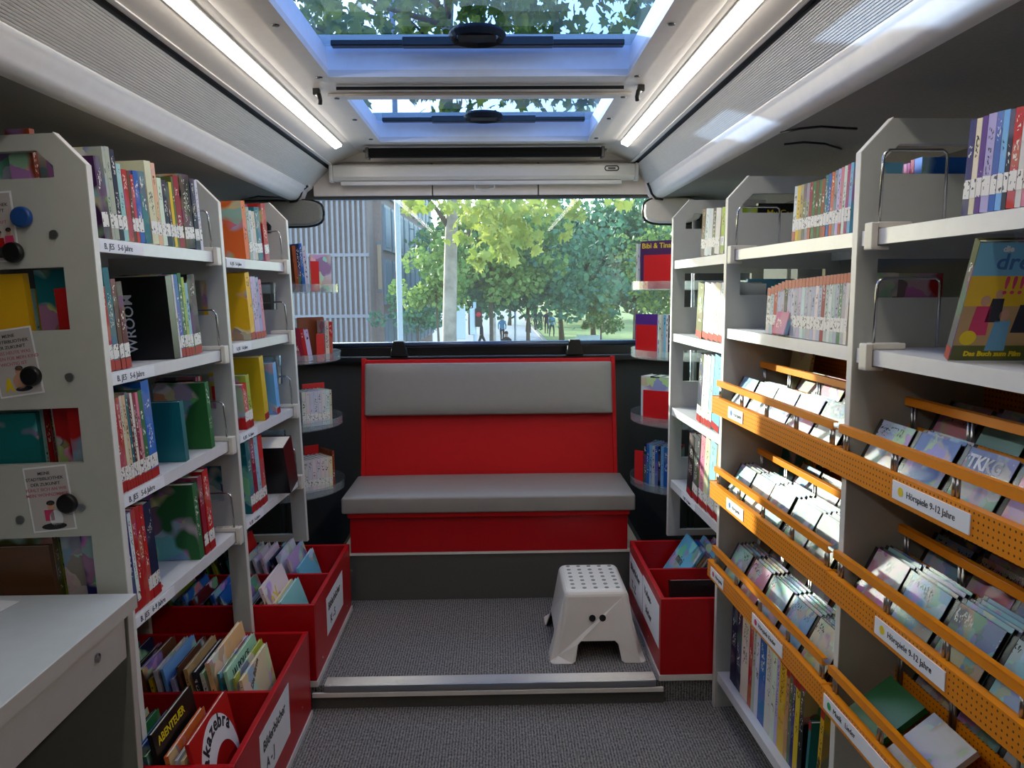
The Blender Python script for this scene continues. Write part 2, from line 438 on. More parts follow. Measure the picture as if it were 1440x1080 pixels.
# ---------------------------------------------------------------- shelf bays
class Unit:
    def __init__(s, a, b, lean, side, D):
        a, b = Vector(a), Vector(b)
        x = (b-a); s.L = x.length; x.normalize()
        raw = Vector((lean, 0, 1)); v = (raw - x*raw.dot(x)).normalized()
        n = v.cross(x)
        s.M = frame(x, n, v, a); s.side = side; s.D = D
        s.near = -1 if side == 'L' else 1
    def P(s, x, y, z): return s.M @ Vector((x, y, z))
    def xpx(s, px, z, y=0.):
        lo, hi = -.12, s.L+.12
        for _ in range(40):
            m = (lo+hi)/2
            if proj(s.P(m, y, z))[0] < px: lo = m
            else: hi = m
        return (lo+hi)/2
L1 = Unit((-.860, 1.850, 0), (-.833, 2.620, 0), -.030, 'L', .40)
L2 = Unit((-.833, 2.620, 0), (-.801, 3.300, 0), -.026, 'L', .40)
R3 = Unit((.722, 3.320, 0), (.742, 2.625, 0), .004, 'R', .38)
R2 = Unit((.742, 2.625, 0), (.778, 1.750, 0), .006, 'R', .38)
R1 = Unit((.778, 1.750, 0), (.806, .875, 0), .004, 'R', .38)
ZL = [1.576, 1.266, .972, .671]
ZL2 = [1.562, 1.280, .978, .682]
ZR = [1.568, 1.316]
ZR3 = [1.560, 1.262, .952, .642]
L1.zs, L2.zs, R1.zs, R2.zs, R3.zs = ZL, ZL2, ZR+[.132], ZR+[.132], ZR3
BACK = Matrix(((0,0,1,0),(1,0,0,0),(0,1,0,0),(0,0,0,1)))   # (u,v,w) -> (y,z,x)

def end_panel(parent, x, D, holes, z0=0., edge=True):
    rim = [(0, z0), (0, 1.735), (.066, 1.806), (D, 1.806), (D, z0)]
    me = panel_mesh([rim]+holes, .022)
    m = MB().mesh(me, 0, T(x, 0, 0) @ BACK); bpy.data.meshes.remove(me)
    o = m.build('end_panel', 'shelf_grey', parent)
    e = MB()
    e.box(x-.0112, x+.0112, -.0022, 0, z0, 1.735)
    e.add([(x-.0112,0,1.735),(x+.0112,0,1.735),(x+.0112,.066,1.806),(x-.0112,.066,1.806),
           (x-.0112,-.0022,1.7355),(x+.0112,-.0022,1.7355),(x+.0112,.065,1.8085),(x-.0112,.065,1.8085)],
          [(0,1,2,3),(7,6,5,4),(0,4,5,1),(1,5,6,2),(2,6,7,3),(3,7,4,0)])
    e.build('edge_band', 'shelf_edge', o)
    return o
def slot(z0, z1, D, ch=0., a=.072):
    b = D-.05
    if ch: return [(a, z0), (b, z0), (b, z1), (a+ch, z1), (a, z1-ch)]
    return [(a, z0), (b, z0), (b, z1), (a, z1)]
def shelf(parent, U, z, strips=(), x0=.017, x1=None):
    x1 = U.L-.017 if x1 is None else x1
    m = MB()
    m.box(x0, x1, .005, U.D-.02, z-.006, z); m.box(x0, x1, .005, .019, z-.032, z-.006)
    m.box(x0, x1, U.D-.035, U.D-.02, z-.032, z-.006)
    o = m.build('shelf', 'shelf_white', parent)
    for sx0, sx1, txt, ts in strips:
        k = MB().box(sx0, sx1, .0032, .0047, z-.031, z-.004)
        if txt:
            tm = text_mesh(txt, ts); k.mesh(tm, 1, T(sx0+.03, .003, z-.024) @ XZ); bpy.data.meshes.remove(tm)
        s = k.build('label_strip', ['paper', 'ink'], o); s['label'] = 'white paper shelf label with printed ages'
    return o
def bookend(U, x, z, label, h=.128, dpt=.15):
    t = thing('wire_bookend', label, 'bookend', U.M @ T(x, 0, z+.0005), 'wire bookends clipped to the shelf fronts')
    c = MB()
    c.box(-.017, .017, -.011, .003, -.043, .013)
    c.box(-.017, .017, -.011, .028, -.044, -.036)
    c.box(-.015, -.006, .003, .075, .001, .014); c.box(.006, .015, .003, .075, .001, .014)
    for yy in (.003, .022, .045, .068): c.box(-.006, .006, yy, yy+.007, .001, .013)
    c.build('clamp', 'clamp_white', t, bevel=.0025)
    pts = [(0, .012, .012), (0, .014, h-.015), (0, .018, h-.006), (0, .026, h), (0, dpt-.01, h), (0, dpt-.002, h-.006), (0, dpt, h-.015), (0, dpt, .004)]
    MB().tube(pts, .0032, 8).build('wire', 'chrome', t, smooth=True)
    return t

HF = [slot(1.685, 1.735, .40, .02, .058), slot(1.378, 1.49, .40, 0, .058), slot(1.07, 1.19, .40, 0, .058), slot(.76, .88, .40, 0, .058)]
HFL = [slot(.05, .60, .40, 0, .058)]
HFU = [slot(.43, .60, .40, 0, .058)]
HL = [slot(1.71, 1.77, .40, .035), slot(1.37, 1.512, .40), slot(1.06, 1.19, .40), slot(.735, .885, .40)]
bayL1 = thing('bookshelf', 'grey four-shelf bookcase with three posters on its end panel', 'bookshelf', L1.M)
for x in (0, L1.L):
    o = end_panel(bayL1, x, .40, HL if x == 0 else HF+HFL, .37 if x == 0 else 0)
    if x == 0:
        for y, z in ((.085, 1.585), (.083, 1.262), (.088, .955), (.235, .93)):
            MB().lathe([(0, -.016), (.010, -.016), (.010, -.0118), (0, -.0118)], 14, 0, T(0, y, z) @ Rt(PI/2, 'Y')).build('bolt', 'alu', o)
TX = 'B. JES   5-6 Jahre'
for z, tx in zip(ZL, (TX, TX, TX, 'B. JES   6-9 Jahre')):
    shelf(bayL1, L1, z, [(.014, .235, tx, .020)])
bayL2 = thing('bookshelf', 'grey slim bookcase between the poster bookcase and the clear carousel', 'bookshelf', L2.M)
end_panel(bayL2, L2.L, .40, HF+HFU, .40)
for z in ZL2: shelf(bayL2, L2, z, [(.02, .19, TX, .015)])
HR = [slot(1.69, 1.752, .38, .035, .046), slot(1.425, 1.51, .38, 0, .046)]
bayR1 = thing('bookshelf', 'pale grey media bookcase on whose second shelf a film book stands', 'bookshelf', R1.M)
end_panel(bayR1, 0, .38, HR); end_panel(bayR1, R1.L, .38, HR)
for z in ZR: shelf(bayR1, R1, z)
shelf(bayR1, R1, .132)
bayR2 = thing('bookshelf', 'pale grey media bookcase with low shelf of tall books under its trays', 'bookshelf', R2.M)
o = end_panel(bayR2, 0, .38, HR)
for z in ZR: shelf(bayR2, R2, z)
shelf(bayR2, R2, .132)
bk = MB().box(.018, R2.L-.018, .361, .366, .14, 1.30); bk.build('back_board', 'shelf_edge', bayR2)
bk = MB().box(.018, R1.L-.018, .361, .366, .14, 1.30); bk.build('back_board', 'shelf_edge', bayR1)
for y, z in ((.2, 1.245), (.2, .93), (.2, .62)):
    MB().lathe([(0, .0118), (.009, .0118), (.009, .016), (0, .016)], 12, 0, T(0, y, z) @ Rt(PI/2, 'Y')).build('bolt', 'alu', o)
bayR3 = thing('bookshelf', 'pale grey slim bookcase lit by the sun beside the rear window', 'bookshelf', R3.M)
end_panel(bayR3, 0, .38, [slot(1.69, 1.752, .38, .035, .05), slot(1.37, 1.51, .38, 0, .05), slot(1.06, 1.19, .38, 0, .05), slot(.735, .885, .38, 0, .05), slot(.42, .585, .38, 0, .05)], .395)
for i, z in enumerate(ZR3): shelf(bayR3, R3, z, [(.20, .40, TX, .016)] if i == 3 else [])

for U, zs, bay, xs in ((L1, ZL, 'poster bookcase', L1.L-.06), (L2, ZL2, 'slim shaded bookcase', L2.L-.05)):
    for z, nm in zip(zs, ('top', 'second', 'third', 'lowest')):
        bookend(U, xs, z, 'chrome wire bookend with white clamp on the %s shelf of the %s' % (nm, bay))
bookend(R2, .06, ZR[0], 'chrome wire bookend with white clamp beside thin comic spines', .135)
bookend(R1, .075, ZR[0], 'chrome wire bookend with white clamp on the shelf above the film book', .16)
bookend(R1, .075, ZR[1], 'chrome wire bookend with white clamp beside the film book', .15)

# ---------------------------------------------------------------- rows of books
def put(U, x0, x1, y, z, a, w):
    if U.near < 0: return U.M @ T(x0, y, z+.0012) @ Rt(-a, 'Y')
    return U.M @ T(x1, y, z+.0012) @ Rt(a, 'Y') @ T(-w, 0, 0)
def row(U, z, lean, phrase, items, y=.010, group=None, dep=None):
    n = len(items)
    prev = None
    for i, it in enumerate(items):
        p0, p1, yt, col = it[:4]
        op = it[4] if len(it) > 4 else {}
        a = R(op.get('lean', lean)); yy = y+op.get('y', 0)
        x0, x1 = U.xpx(p0, z, yy), U.xpx(p1, z, yy); w0 = x1-x0
        hh = op.get('h', .215)
        if U.near < 0: x0 = max(x0, .0135+hh*math.sin(a))
        if prev is not None: x0 = max(x0, prev+.0004)
        x1 = max(x1, x0+max(.004, w0*.72)); prev = x1
        if U.near > 0 and x1 > U.L-.0135-hh*math.sin(a) and U is not R1:
            x1 = U.L-.0135-hh*math.sin(a); x0 = min(x0, x1-.005)
        w = (x1-x0)*math.cos(a)-.0007
        lo, hi = .07, .36
        for _ in range(30):
            h = (lo+hi)/2
            M = put(U, x0, x1, yy, z, a, w)
            if proj(M @ Vector((w*.5, 0, h)))[1] > yt: lo = h
            else: hi = h
        ab = [q for q in U.zs if q > z+.05]
        if ab and z > .2: h = min(h, min(ab)-z-.040)
        h = op.get('h', h)
        d = op.get('d', dep or max(.105, min(.17, h*random.uniform(.66, .76))))
        k = i if U.near < 0 else n-1-i
        size = 'thin ' if w < .010 else 'thick ' if w > .028 else ''
        lab = op.get('label') or '%s%s book, %s from near end, %s' % (size, col, ORD[k], phrase)
        book(lab, put(U, x0, x1, yy, z, a, w), w, d, h, col, group or 'books on the '+phrase, op.get('tg', 'w'), op.get('mat', 'cover'), title=op.get('title'))
def rowx(U, z, lean, phrase, items, y, group=None):
    """a row further back, given by x, thickness and height along the shelf"""
    n = len(items)
    for i, it in enumerate(items):
        x0, w, h, col = it[:4]; op = it[4] if len(it) > 4 else {}
        a = R(op.get('lean', lean)); x1 = x0+w/math.cos(a)+.0007
        k = i if U.near < 0 else n-1-i
        lab = op.get('label') or '%s book, %s from near end, back row, %s' % (col, ORD[k], phrase)
        book(lab, put(U, x0, x1, y+op.get('y', 0), z, a, w), w, op.get('d', min(U.D-y-.03, h*.72)), h, col, group or 'back row of books on the '+phrase, op.get('tg', ''), op.get('mat', 'cover'), title=op.get('title'))
def seqx(x, specs, gap=.0012, lean=0.):
    out = []
    for s in specs:
        out.append((x,)+s); x += s[0]/math.cos(R(lean))+gap+.0008
    return out

PB = 'poster bookcase'
row(L1, ZL[0], 4, 'top shelf, '+PB, [
 (148,157,219,'purple',dict(lean=6,d=.11)),(159,163,206,'sage'),(163,169.5,206,'sage'),(170,176,210,'navy'),(176,182.5,230,'aqua'),(183,190,238,'red',dict(tg='')),(190,194,240,'brown'),
 (194,198.5,245,'red'),(198.5,205.5,240,'blue'),(206,214.5,241,'teal',dict(tg='')),(216,225,226,'cream',dict(d=.2)),(225,230.5,229,'peach'),(231,237,250,'white'),(237,243,253,'navy'),
 (243.5,247,256,'charcoal'),(247,251,256,'yellow'),(251,254,248,'olive'),(254,261,247,'crimson'),(263,276,245,'black',dict(d=.17)),(277,283,251,'navy'),(283.5,287,253,'white')])
row(L1, ZL[1], 4, 'second shelf, '+PB, [
 (149,160,403,'red',dict(tg='wr',d=.105)),(160.5,171,376,'teal',dict(tg='wr')),(172,178,392,'brown',dict(tg='wr')),(178.5,186,396,'maroon',dict(tg='wr')),
 (246,254,388,'black',dict(d=.185,mat='cover_plain',tg='',title=('WROOM',.040,'-x',.085,.02,'paper',PI/2),label='large black book standing open to view, WROOM lettered up its back')),
 (254.5,257,386,'white'),(257,262,386,'blue',dict(tg='wr')),(262.5,267,384,'green',dict(tg='wr')),(267,270.5,390,'lime',dict(tg='wr')),(270.5,274.5,398,'aqua',dict(tg='wr')),(275.5,285,386,'black',dict(tg='wr'))])
row(L1, ZL[2], 4, 'third shelf, '+PB, [
 (161,172,567,'red',dict(tg='wr',d=.105)),(172,178,559,'red',dict(tg='wr')),(178,183.5,557,'cream',dict(tg='wr')),(183.5,189,556,'peach',dict(tg='wr')),(189,193.5,552,'teal',dict(tg='wr')),(193.5,197.5,554,'maroon',dict(tg='wr')),
 (197.5,201.5,553,'white',dict(tg='wr')),(201.5,205.5,553,'crimson',dict(tg='wr')),(205.5,209,552,'pink',dict(tg='wr')),(209,214.5,549,'green',dict(tg='wr')),(214.5,225,531,'blue',dict(tg='wr')),
 (262,267,564,'teal',dict(d=.155,mat='cover_plain',tg='',label='pale teal picture book facing out on the third shelf of poster bookcase')),
 (298,303,537,'green',dict(d=.16,tg='',label='large book with dark forest cover beside the third-shelf bookend'))])
row(L1, ZL[3], 4, 'lowest shelf, '+PB, [
 (173,184,722,'indigo',dict(tg='r',d=.105)),(185.5,192,722,'white',dict(tg='wr')),(193,201.5,716,'red',dict(tg='')),(202,209.5,713,'red',dict(tg='')),(210,217,711,'red',dict(tg='w')),(217.5,228,707,'navy',dict(tg='wr')),
 (282,288,680,'green',dict(d=.175,tg='',label='large dark green book with bull picture facing out on the lowest shelf')),(290,295.5,670,'crimson',dict(tg='wr')),(296.5,304,661,'red',dict(d=.16,tg='wr'))])
# seen through the openings of the end panels
bl = 'through the poster panel'
rowx(L1, ZL[0], 4, 'top shelf, '+PB, [(.026,.02,.246,'rust',dict(y=-.06,d=.055,label='tall rust-brown book rising above the sloped corner of the poster panel'))]+seqx(.05, [(.022,.2,'teal'),(.02,.2,'blue'),(.02,.2,'green'),(.014,.19,'crimson')], lean=4), .19)
rowx(L1, ZL[1], 4, 'second shelf, '+PB, seqx(.032, [(.022,.235,'yellow',dict(mat='cover_plain',label='tall yellow book seen through the second opening of the poster panel')),(.014,.20,'aqua'),(.014,.2,'yellow'),(.014,.2,'sky'),(.018,.2,'green')], lean=4), .185)
rowx(L1, ZL[2], 3, 'third shelf, '+PB, seqx(.026, [(.016,.205,'teal',dict(label='dark teal book seen through the third opening of the poster panel')),(.012,.21,'aqua'),(.02,.212,'red'),(.02,.21,'red'),(.018,.21,'red')], lean=3)+[(.18,.02,.235,'lime')], .19)
rowx(L1, ZL[3], 5, 'lowest shelf, '+PB, seqx(.026, [(.016,.185,'brown',dict(mat='cover_plain',label='kraft-brown book seen through the lowest opening of the poster panel')),(.02,.225,'olive'),(.02,.205,'lime'),(.014,.205,'black'),(.02,.205,'green'),(.016,.205,'orange')], lean=5), .19)

SB = 'slim shaded bookcase'
row(L2, ZL2[0], 5, 'top shelf, '+SB, [
 (346.5,352,282,'orange',dict(d=.19,tg='')),(352.5,356.5,291,'sage'),(356.5,360,296,'white'),(360,364,297,'cream'),(364,371,291,'teal'),(374,380,286,'red',dict(tg='w'))])
row(L2, ZL2[1], 6, 'second shelf, '+SB, [
 (354,360,383,'yellow',dict(tg='r',d=.16)),(360.5,364,389,'lilac',dict(tg='r')),(364,367.5,389,'lilac',dict(tg='r')),(367.5,371.5,390,'lavender',dict(tg='r')),(371.5,375,393,'pink',dict(tg='r'))])
row(L2, ZL2[2], 6, 'third shelf, '+SB, [
 (347,353,540,'red',dict(tg='wr')),(353,357.5,527,'lime',dict(tg='wr')),(373.5,379,501,'yellow',dict(tg='r',d=.19,mat='cover_plain',label='tall pale yellow book facing out on third shelf by the carousel')),(390.5,395,510,'sky',dict(tg='r',d=.17))])
row(L2, ZL2[3], 5, 'lowest shelf, '+SB, [
 (355,361,613,'teal',dict(tg='wr')),(361,366,612,'crimson',dict(tg='wr')),(366,371,612,'aqua',dict(tg='wr')),(371,377,613,'red',dict(tg='wr')),
 (409,421,621,'black',dict(tg='',lean=16,d=.16,y=-.05,mat='cover_plain',label='black book slumped over the edge of the lowest shelf by the carousel'))])
rowx(L2, ZL2[0], 0, 'top shelf, '+SB, seqx(.018, [(.012,.2,'green'),(.012,.2,'white'),(.012,.19,'green'),(.02,.2,'maroon')]), .17)
rowx(L2, ZL2[1], 0, 'second shelf, '+SB, seqx(.018, [(.02,.185,'teal'),(.010,.185,'white'),(.010,.18,'pink'),(.010,.17,'lime'),(.010,.165,'white'),(.02,.18,'green')]), .16)
rowx(L2, ZL2[2], 0, 'third shelf, '+SB, seqx(.018, [(.009,.175,'sky'),(.009,.175,'white'),(.009,.175,'yellow'),(.02,.18,'black'),(.010,.19,'pink'),(.010,.19,'magenta'),(.012,.19,'white'),(.01,.19,'red')]), .16)
rowx(L2, ZL2[3], 0, 'lowest shelf, '+SB, seqx(.018, [(.02,.19,'navy'),(.012,.19,'orange'),(.016,.19,'blue'),(.014,.19,'blue'),(.01,.19,'white'),(.01,.19,'red')]), .15)

# right-hand bays
cols = ['white','yellow','tan','olive','grey','crimson','green','brown','green','rust','teal','blue','orange','grey','lilac','pink','white','magenta','sky']
its = []
for i, c in enumerate(cols):
    p0 = 1113+i*4.25
    its.append((p0, p0+4.15, 262-i*1.2 if i < 10 else 246-(i-10)*2.2, c, dict(tg='w' if i % 5 else 'wr')))
row(R2, ZR[0], 4, 'top shelf beside the thin wire bookend', its, group='thin comics on the top shelf')
cols = ['white','silver','red','silver','silver','black','silver','white','silver','silver','white','silver','silver','silver','white','silver','crimson','silver','white','silver','silver','green','silver','white']
its = []
for i, c in enumerate(cols):
    p0 = 1076+i*4.7
    its.append((p0, p0+4.6, 405-i*2.2 if i < 6 else 394-(i-6)*.6, c, dict(tg='tw')))
row(R2, ZR[1], 4, 'red-capped row under the thin comics', its, group='red-capped paperbacks')
k = thing('card_pack', 'small pink card pack leaning on the red-capped books', 'card pack', R2.M @ T(R2.xpx(1090, ZR[1], .004), .004, ZR[1]+.001) @ Rt(R(-14), 'X') @ T(0, -.012, 0) @ T(0, 0, .003))
MB().box(0, .085, 0, .011, 0, .062).build('pack_box', 'cover', k, bevel=.002).color = rgb('magenta')
rowx(R2, ZR[0], 0, 'top shelf seen behind the near bookend', seqx(R2.L-.135, [(.018,.16,'red'),(.012,.16,'pink'),(.012,.16,'magenta'),(.014,.165,'red'),(.03,.165,'blue')]), .16)
rowx(R2, ZR[1], 0, 'red-capped shelf seen behind the film book', seqx(R2.L-.135, [(.010,.162,'silver',dict(tg='t')),(.012,.162,'white',dict(tg='t')),(.010,.162,'silver',dict(tg='t')),(.012,.162,'silver',dict(tg='t')),(.010,.162,'white',dict(tg='t')),(.012,.162,'silver',dict(tg='t')),(.012,.162,'red',dict(tg='t'))]), .11)
row(R1, ZR[0], 4, 'top shelf above the film book', [(1351,1360,168,'indigo'),(1360,1368,166,'cream'),(1368,1376,163,'violet'),(1376,1388,159,'lavender'),(1388,1397,156,'blue'),(1397,1406,154,'sky'),(1406,1413,153,'navy'),
 (1413,1425,150,'red'),(1425,1434,147,'white'),(1434,1446,145,'pink'),(1446,1458,143,'red')], group='slim novels at the picture edge')
xf = R1.xpx(1320, ZR[1])
b = book('large paperback with film scene and blue sky title standing face out', R1.M @ T(xf+.022, .004, ZR[1]+.002) @ Rt(R(-7), 'Z') @ Rt(R(23), 'Y') @ T(-.018, 0, 0), .018, .145, .220, 'olive', None, 'r', title=None)
for z0_, z1_, c_ in ((.160, .2185, 'sky'), (.105, .160, 'yellow'), (.03, .105, 'tan'), (.0015, .03, 'olive')):
    o_ = MB().box(.0181, .0184, .001, .144, z0_, z1_).build('cover_print', 'cover_plain', b, fix=False); o_.color = rgb(c_)
for u_, v_, s_, c_ in ((.035, .05, 1.0, 'dot_p'), (.072, .02, 1.05, 'jacket_blue'), (.105, .055, .95, 'jacket_dark'), (.055, .075, .8, 'jacket_dark')):
    pr_ = MB()
    pr_.prism([(u_-.016*s_, v_), (u_+.016*s_, v_), (u_+.012*s_, v_+.055*s_), (u_-.012*s_, v_+.055*s_)], 'x', .0184, .0187, 0)
    pr_.prism([(u_+.008*s_*math.cos(k*PI/6), v_+.065*s_+.010*s_*math.sin(k*PI/6)) for k in range(12)], 'x', .0184, .0187, 1)
    pr_.build('figure_print', [c_, 'skin'], b, fix=False)
for s, sz, u0, v0, ink in (('drei', .040, .035, .172, 'dot_b'), ('!!!', .045, .055, .128, 'dot_p'), ('Das Buch zum Film', .0125, .022, .010, 'dot_y'), ('die', .014, .04, .203, 'paper')):
    mm = text_mesh(s, sz, bold=.0006); MB().mesh(mm, 0, frame((0,1,0), (0,0,1), (1,0,0), (.0187, u0, v0))).build('cover_title', ink, b, fix=False); bpy.data.meshes.remove(mm)
MB().lathe([(0, 0), (.014, 0), (.014, .0006), (0, .0006)], 20, 0, T(.0185, .022, .045) @ Rt(PI/2, 'Y')).build('sticker', 'dot_y', b)
rowx(R1, ZR[1], 14, 'second shelf beside the film book', seqx(xf+.205, [(.022,.2,'white'),(.02,.2,'maroon'),(.02,.2,'red')], lean=14), .02)

low = [(1026,1033,'navy'),(1033,1039.5,'navy'),(1040,1050,'cream'),(1050,1055,'red'),(1055,1059,'sage'),(1059,1064,'white'),(1064,1073,'blue'),(1073,1081,'white'),(1081,1087,'white'),(1087,1091,'lilac'),
 (1091,1100,'yellow'),(1100,1104.5,'tan'),(1105,1109,'olive'),(1109,1113,'indigo'),(1113,1119,'yellow'),(1119,1125,'black')]
its = []
for i, (a0, a1, c) in enumerate(low):
    its.append((a0, a1, 0, c, dict(tg='t' if i > 1 else '', h=random.uniform(.285, .302) if i < 10 else random.uniform(.26, .285), d=.2)))
row(R2, .132, 2, 'floor shelf of tall books', its, y=.03)
xs = R2.xpx(1125, .132, .03)
book('dark green book with white lettering lying flat against tall yellow ones', R2.M @ T(xs+.012, .035, .134) @ Rt(R(5), 'Y'), .014, .19, .19, 'teal', None, 't', 'cover_plain', title=('So', .07, '+x', .05, .08, 'paper', 0))
book('thick yellow book with red cap at the near end of floor shelf', R2.M @ T(xs+.085, .03, .134) @ Rt(R(4), 'Y'), .02, .19, .265, 'yellow', None, 't', title=('FREI', .016, '-y', .015, .10, 'ink', PI/2))

SL = 'sunlit slim bookcase'
row(R3, ZR3[0], 6, 'top shelf, '+SL, [(985,990,294,'brown'),(990,995,293,'white'),(995,1000,293,'white'),(1000,1004,292,'black'),(1004,1011,292,'white'),(1012,1017,291,'lime')])
row(R3, ZR3[1], 7, 'second shelf, '+SL, [(978,986,398,'olive',dict(tg='r')),(987,995,398,'white',dict(tg='r')),(995,1002,398,'white',dict(tg='r')),(1002,1009,398,'cream',dict(tg='r')),(1009.5,1016,398,'white',dict(tg='r'))])
row(R3, ZR3[2], 7, 'third shelf, '+SL, [(979,984,498,'navy',dict(tg='wr')),(984.5,989,499,'white',dict(tg='wr')),(989.5,994,500,'white',dict(tg='wr')),(994.5,999,500,'aqua',dict(tg='wr')),(999.5,1010,501,'sky',dict(tg='r'))])
row(R3, ZR3[3], 7, 'lowest shelf, '+SL, [(965,972,612,'black',dict(tg='r',d=.16)),(972.5,980,613,'charcoal',dict(tg='wr')),(981,987,614,'pink',dict(tg='wr')),(987,993,614,'cream',dict(tg='wr')),(993.5,1002,616,'aqua',dict(tg='wr')),(1002.5,1010,618,'tan',dict(tg='wr'))])
rowx(R3, ZR3[0], 0, 'sunlit top shelf seen past the comics', [(R3.L-.20,.02,.165,'lavender'),(R3.L-.176,.012,.165,'sky'),(R3.L-.162,.014,.165,'white'),(R3.L-.146,.022,.165,'navy'),
 (R3.L-.12,.02,.17,'black',dict(mat='cover_plain',d=.17,y=-.01,label='black book with gold script title seen behind the comic bookend',title=('My Game',.030,'+x',.03,.128,'dot_y',0)))], .15)
rowx(R3, ZR3[1], 0, 'sunlit second shelf seen past the red-capped row', [(R3.L-.10,.012,.2,'white'),(R3.L-.08,.014,.215,'sky',dict(d=.16))], .10)

# ---------------------------------------------------------------- compact disc trays
CDC = ['white','silver','aqua','sky','cream','blue','lavender','sky','teal','navy','aqua','pink','blue','charcoal']
def cd(label, M, col, group):
    t = thing('disc_case', label, 'CD case', M, group)
    MB().box(0, .142, 0, .0102, 0, .125).build('jewel_case', 'case_clear', t, fix=False)
    o = MB().box(.0135, .1405, .0012, .0022, .002, .123).build('cover_card', 'cd_art', t, fix=False); o.color = jit(rgb(col), .1)
    MB().box(.001, .0128, .001, .0092, .002, .123).box(.0135, .141, .0078, .0092, .002, .123).build('disc_tray', 'black_plastic', t, fix=False)
    return t
def rack(U, zt, nm, cols, nf, nb, label, strip=None, seed=0, skipf=(), skipb=()):
    rnd = random.Random(seed)
    L = U.L
    t = thing('disc_rack', label, 'CD rack', U.M @ T(0, 0, zt), 'orange perforated CD racks')
    x0, x1 = -.010, L-.016
    f = MB()
    f.prism([(-.030,-.055),(-.027,-.055),(-.027,-.003),(-.012,-.003),(-.012,0),(-.030,0)], 'x', x0, x1)
    f.build('front_strip', 'orange_perf', t)
    e = MB()
    for x in (x0-.003, x1):
        e.box(x, x+.003, -.030, -.004, -.058, .002)
    e.build('end_cap', 'orange', t, bevel=.001)
    b = MB()
    b.prism([(-.027,-.055),(.004,-.053),(.132,-.040),(.132,-.038),(.004,-.050),(-.027,-.052)], 'x', .014, L-.014)
    b.prism([(.132,-.040),(.305,.025),(.305,.16),(.302,.16),(.302,.028),(.135,-.036),(.135,.055),(.132,.055)], 'x', .014, L-.014)
    b.build('stepped_tray', 'orange_perf', t)
    for y, z, xa, xb in ((-.022, .036, .004, L-.03), (.120, .098, .016, L-.018)):
        r = MB().prism([(y, z), (y+.014, z), (y+.014, z+.003), (y+.003, z+.003), (y+.003, z+.019), (y, z+.019)], 'x', xa, xb)
        r.box(xa, xb, y, y+.014, z+.016, z+.019)
        r = r.build('rail', 'orange', t, bevel=.001)
        n = 5
        for i in range(n):
            xx = xa+.02+(xb-xa-.04)*i/(n-1)
            MB().tube([(xx, y+.008, -.002 if y < 0 else .02), (xx, y+.008, z+.001)], .0042, 8).tube([(xx+.012, y+.008, -.002 if y < 0 else .02), (xx+.012, y+.008, z+.001)], .0035, 8).build('peg', 'alu', r, smooth=True)
    for sx, ln, txt, dot in (strip or ()):
        k = MB().box(sx, sx+ln, -.0325, -.0305, -.045, -.010)
        if txt:
            tm = text_mesh(txt, .018); k.mesh(tm, 1, T(sx+.05, -.0327, -.033) @ XZ); bpy.data.meshes.remove(tm)
        k.lathe([(0, 0), (.009, 0), (.009, .0006), (0, .0006)], 14, 2, T(sx+.03, -.0326, -.027) @ Rt(PI/2, 'X'))
        s = k.build('label_holder', ['paper', 'ink', dot], t); s['label'] = 'white label with a coloured dot on the orange strip'
    lean = R(27)
    g = 'CDs in the '+nm
    for rowname, y0, z0, cnt in (('front', .002, -.046, nf), ('back', .140, -.022, nb)):
        for c in range(cols):
            if c in (skipf if rowname == 'front' else skipb): continue
            base = .032+c*.1535+rnd.uniform(-.004, .004)
            if base+.146 > L-.014: continue
            n = min(5, max(1, cnt+rnd.choice((-1, 0, 0, 1)))) if cnt > 1 else 1
            for k in range(n):
                y = y0+k*(.0128 if rowname == 'front' else .0152); z = z0 + (.0102*(y-.004)/.128+.0046 if rowname == 'front' else (y-.135)*.382+.011)
                M = U.M @ T(base+rnd.uniform(-.003, .003), y, zt+z+.001) @ Rt(-lean, 'X') @ T(0, 0, rnd.uniform(0, .004))
                col = rnd.choice(CDC)
                pos = 'front' if k == 0 else ORD[k]
                stack = c if U.side == 'L' else c
                lab = '%s CD, %s in %s stack from window, %s row, %s' % (col, pos, ORD[stack], rowname, nm)
                cd(lab, M, col, g)
    return t
ZT = [1.090, .800, .525]
rack(R2, ZT[0], 'sunlit upper tray', 5, 2, 1, 'sunlit orange CD rack right under the red-capped paperbacks', [(.16, .13, 'Hörspiele', 'dot_b')], 1, skipb=(0,))
rack(R2, ZT[1], 'sunlit middle tray', 5, 5, 1, 'sunlit orange CD rack between upper and lower trays of tall-book bay', [(.17, .15, 'Hörspiele', 'dot_b')], 2, skipb=(0,))
FO = frame((0,1,0), (-1,0,0), (0,0,1), (0,0,0))
book('cream book with orange picture standing behind the first sunlit CD stack', R2.M @ T(.035+.15, .20, ZT[0]+.014) @ Rt(R(-8), 'X') @ FO, .010, .15, .19, 'cream', None, '', title=('Tiere', .018, '-x', .05, .15, 'dot_o', 0))
for i_, c_ in enumerate(('teal', 'lime', 'yellow', 'green')):
    book('%s booklet, %s of four standing behind the sunlit middle CD tray' % (c_, ORD[i_]), R2.M @ T(.035+.16, .185+.020*i_, ZT[1]+.012+.008*i_) @ Rt(R(-8), 'X') @ FO, .008, .16, .165+.008*i_, c_, 'booklets behind the middle CD tray', '')
rack(R2, ZT[2], 'tray over tall books', 5, 6, 2, 'orange CD rack directly above the floor shelf of tall books', [(.03, .13, 'Hörspiele', 'dot_p'), (.42, .22, 'Hörspiele Kinder', 'dot_p')], 3)
rack(R1, ZT[0], 'upper tray under film book', 5, 2, 2, 'orange CD rack under the film book with nine to twelve label', [(.26, .24, 'Hörspiele 9-12 Jahre', 'dot_y')], 4)
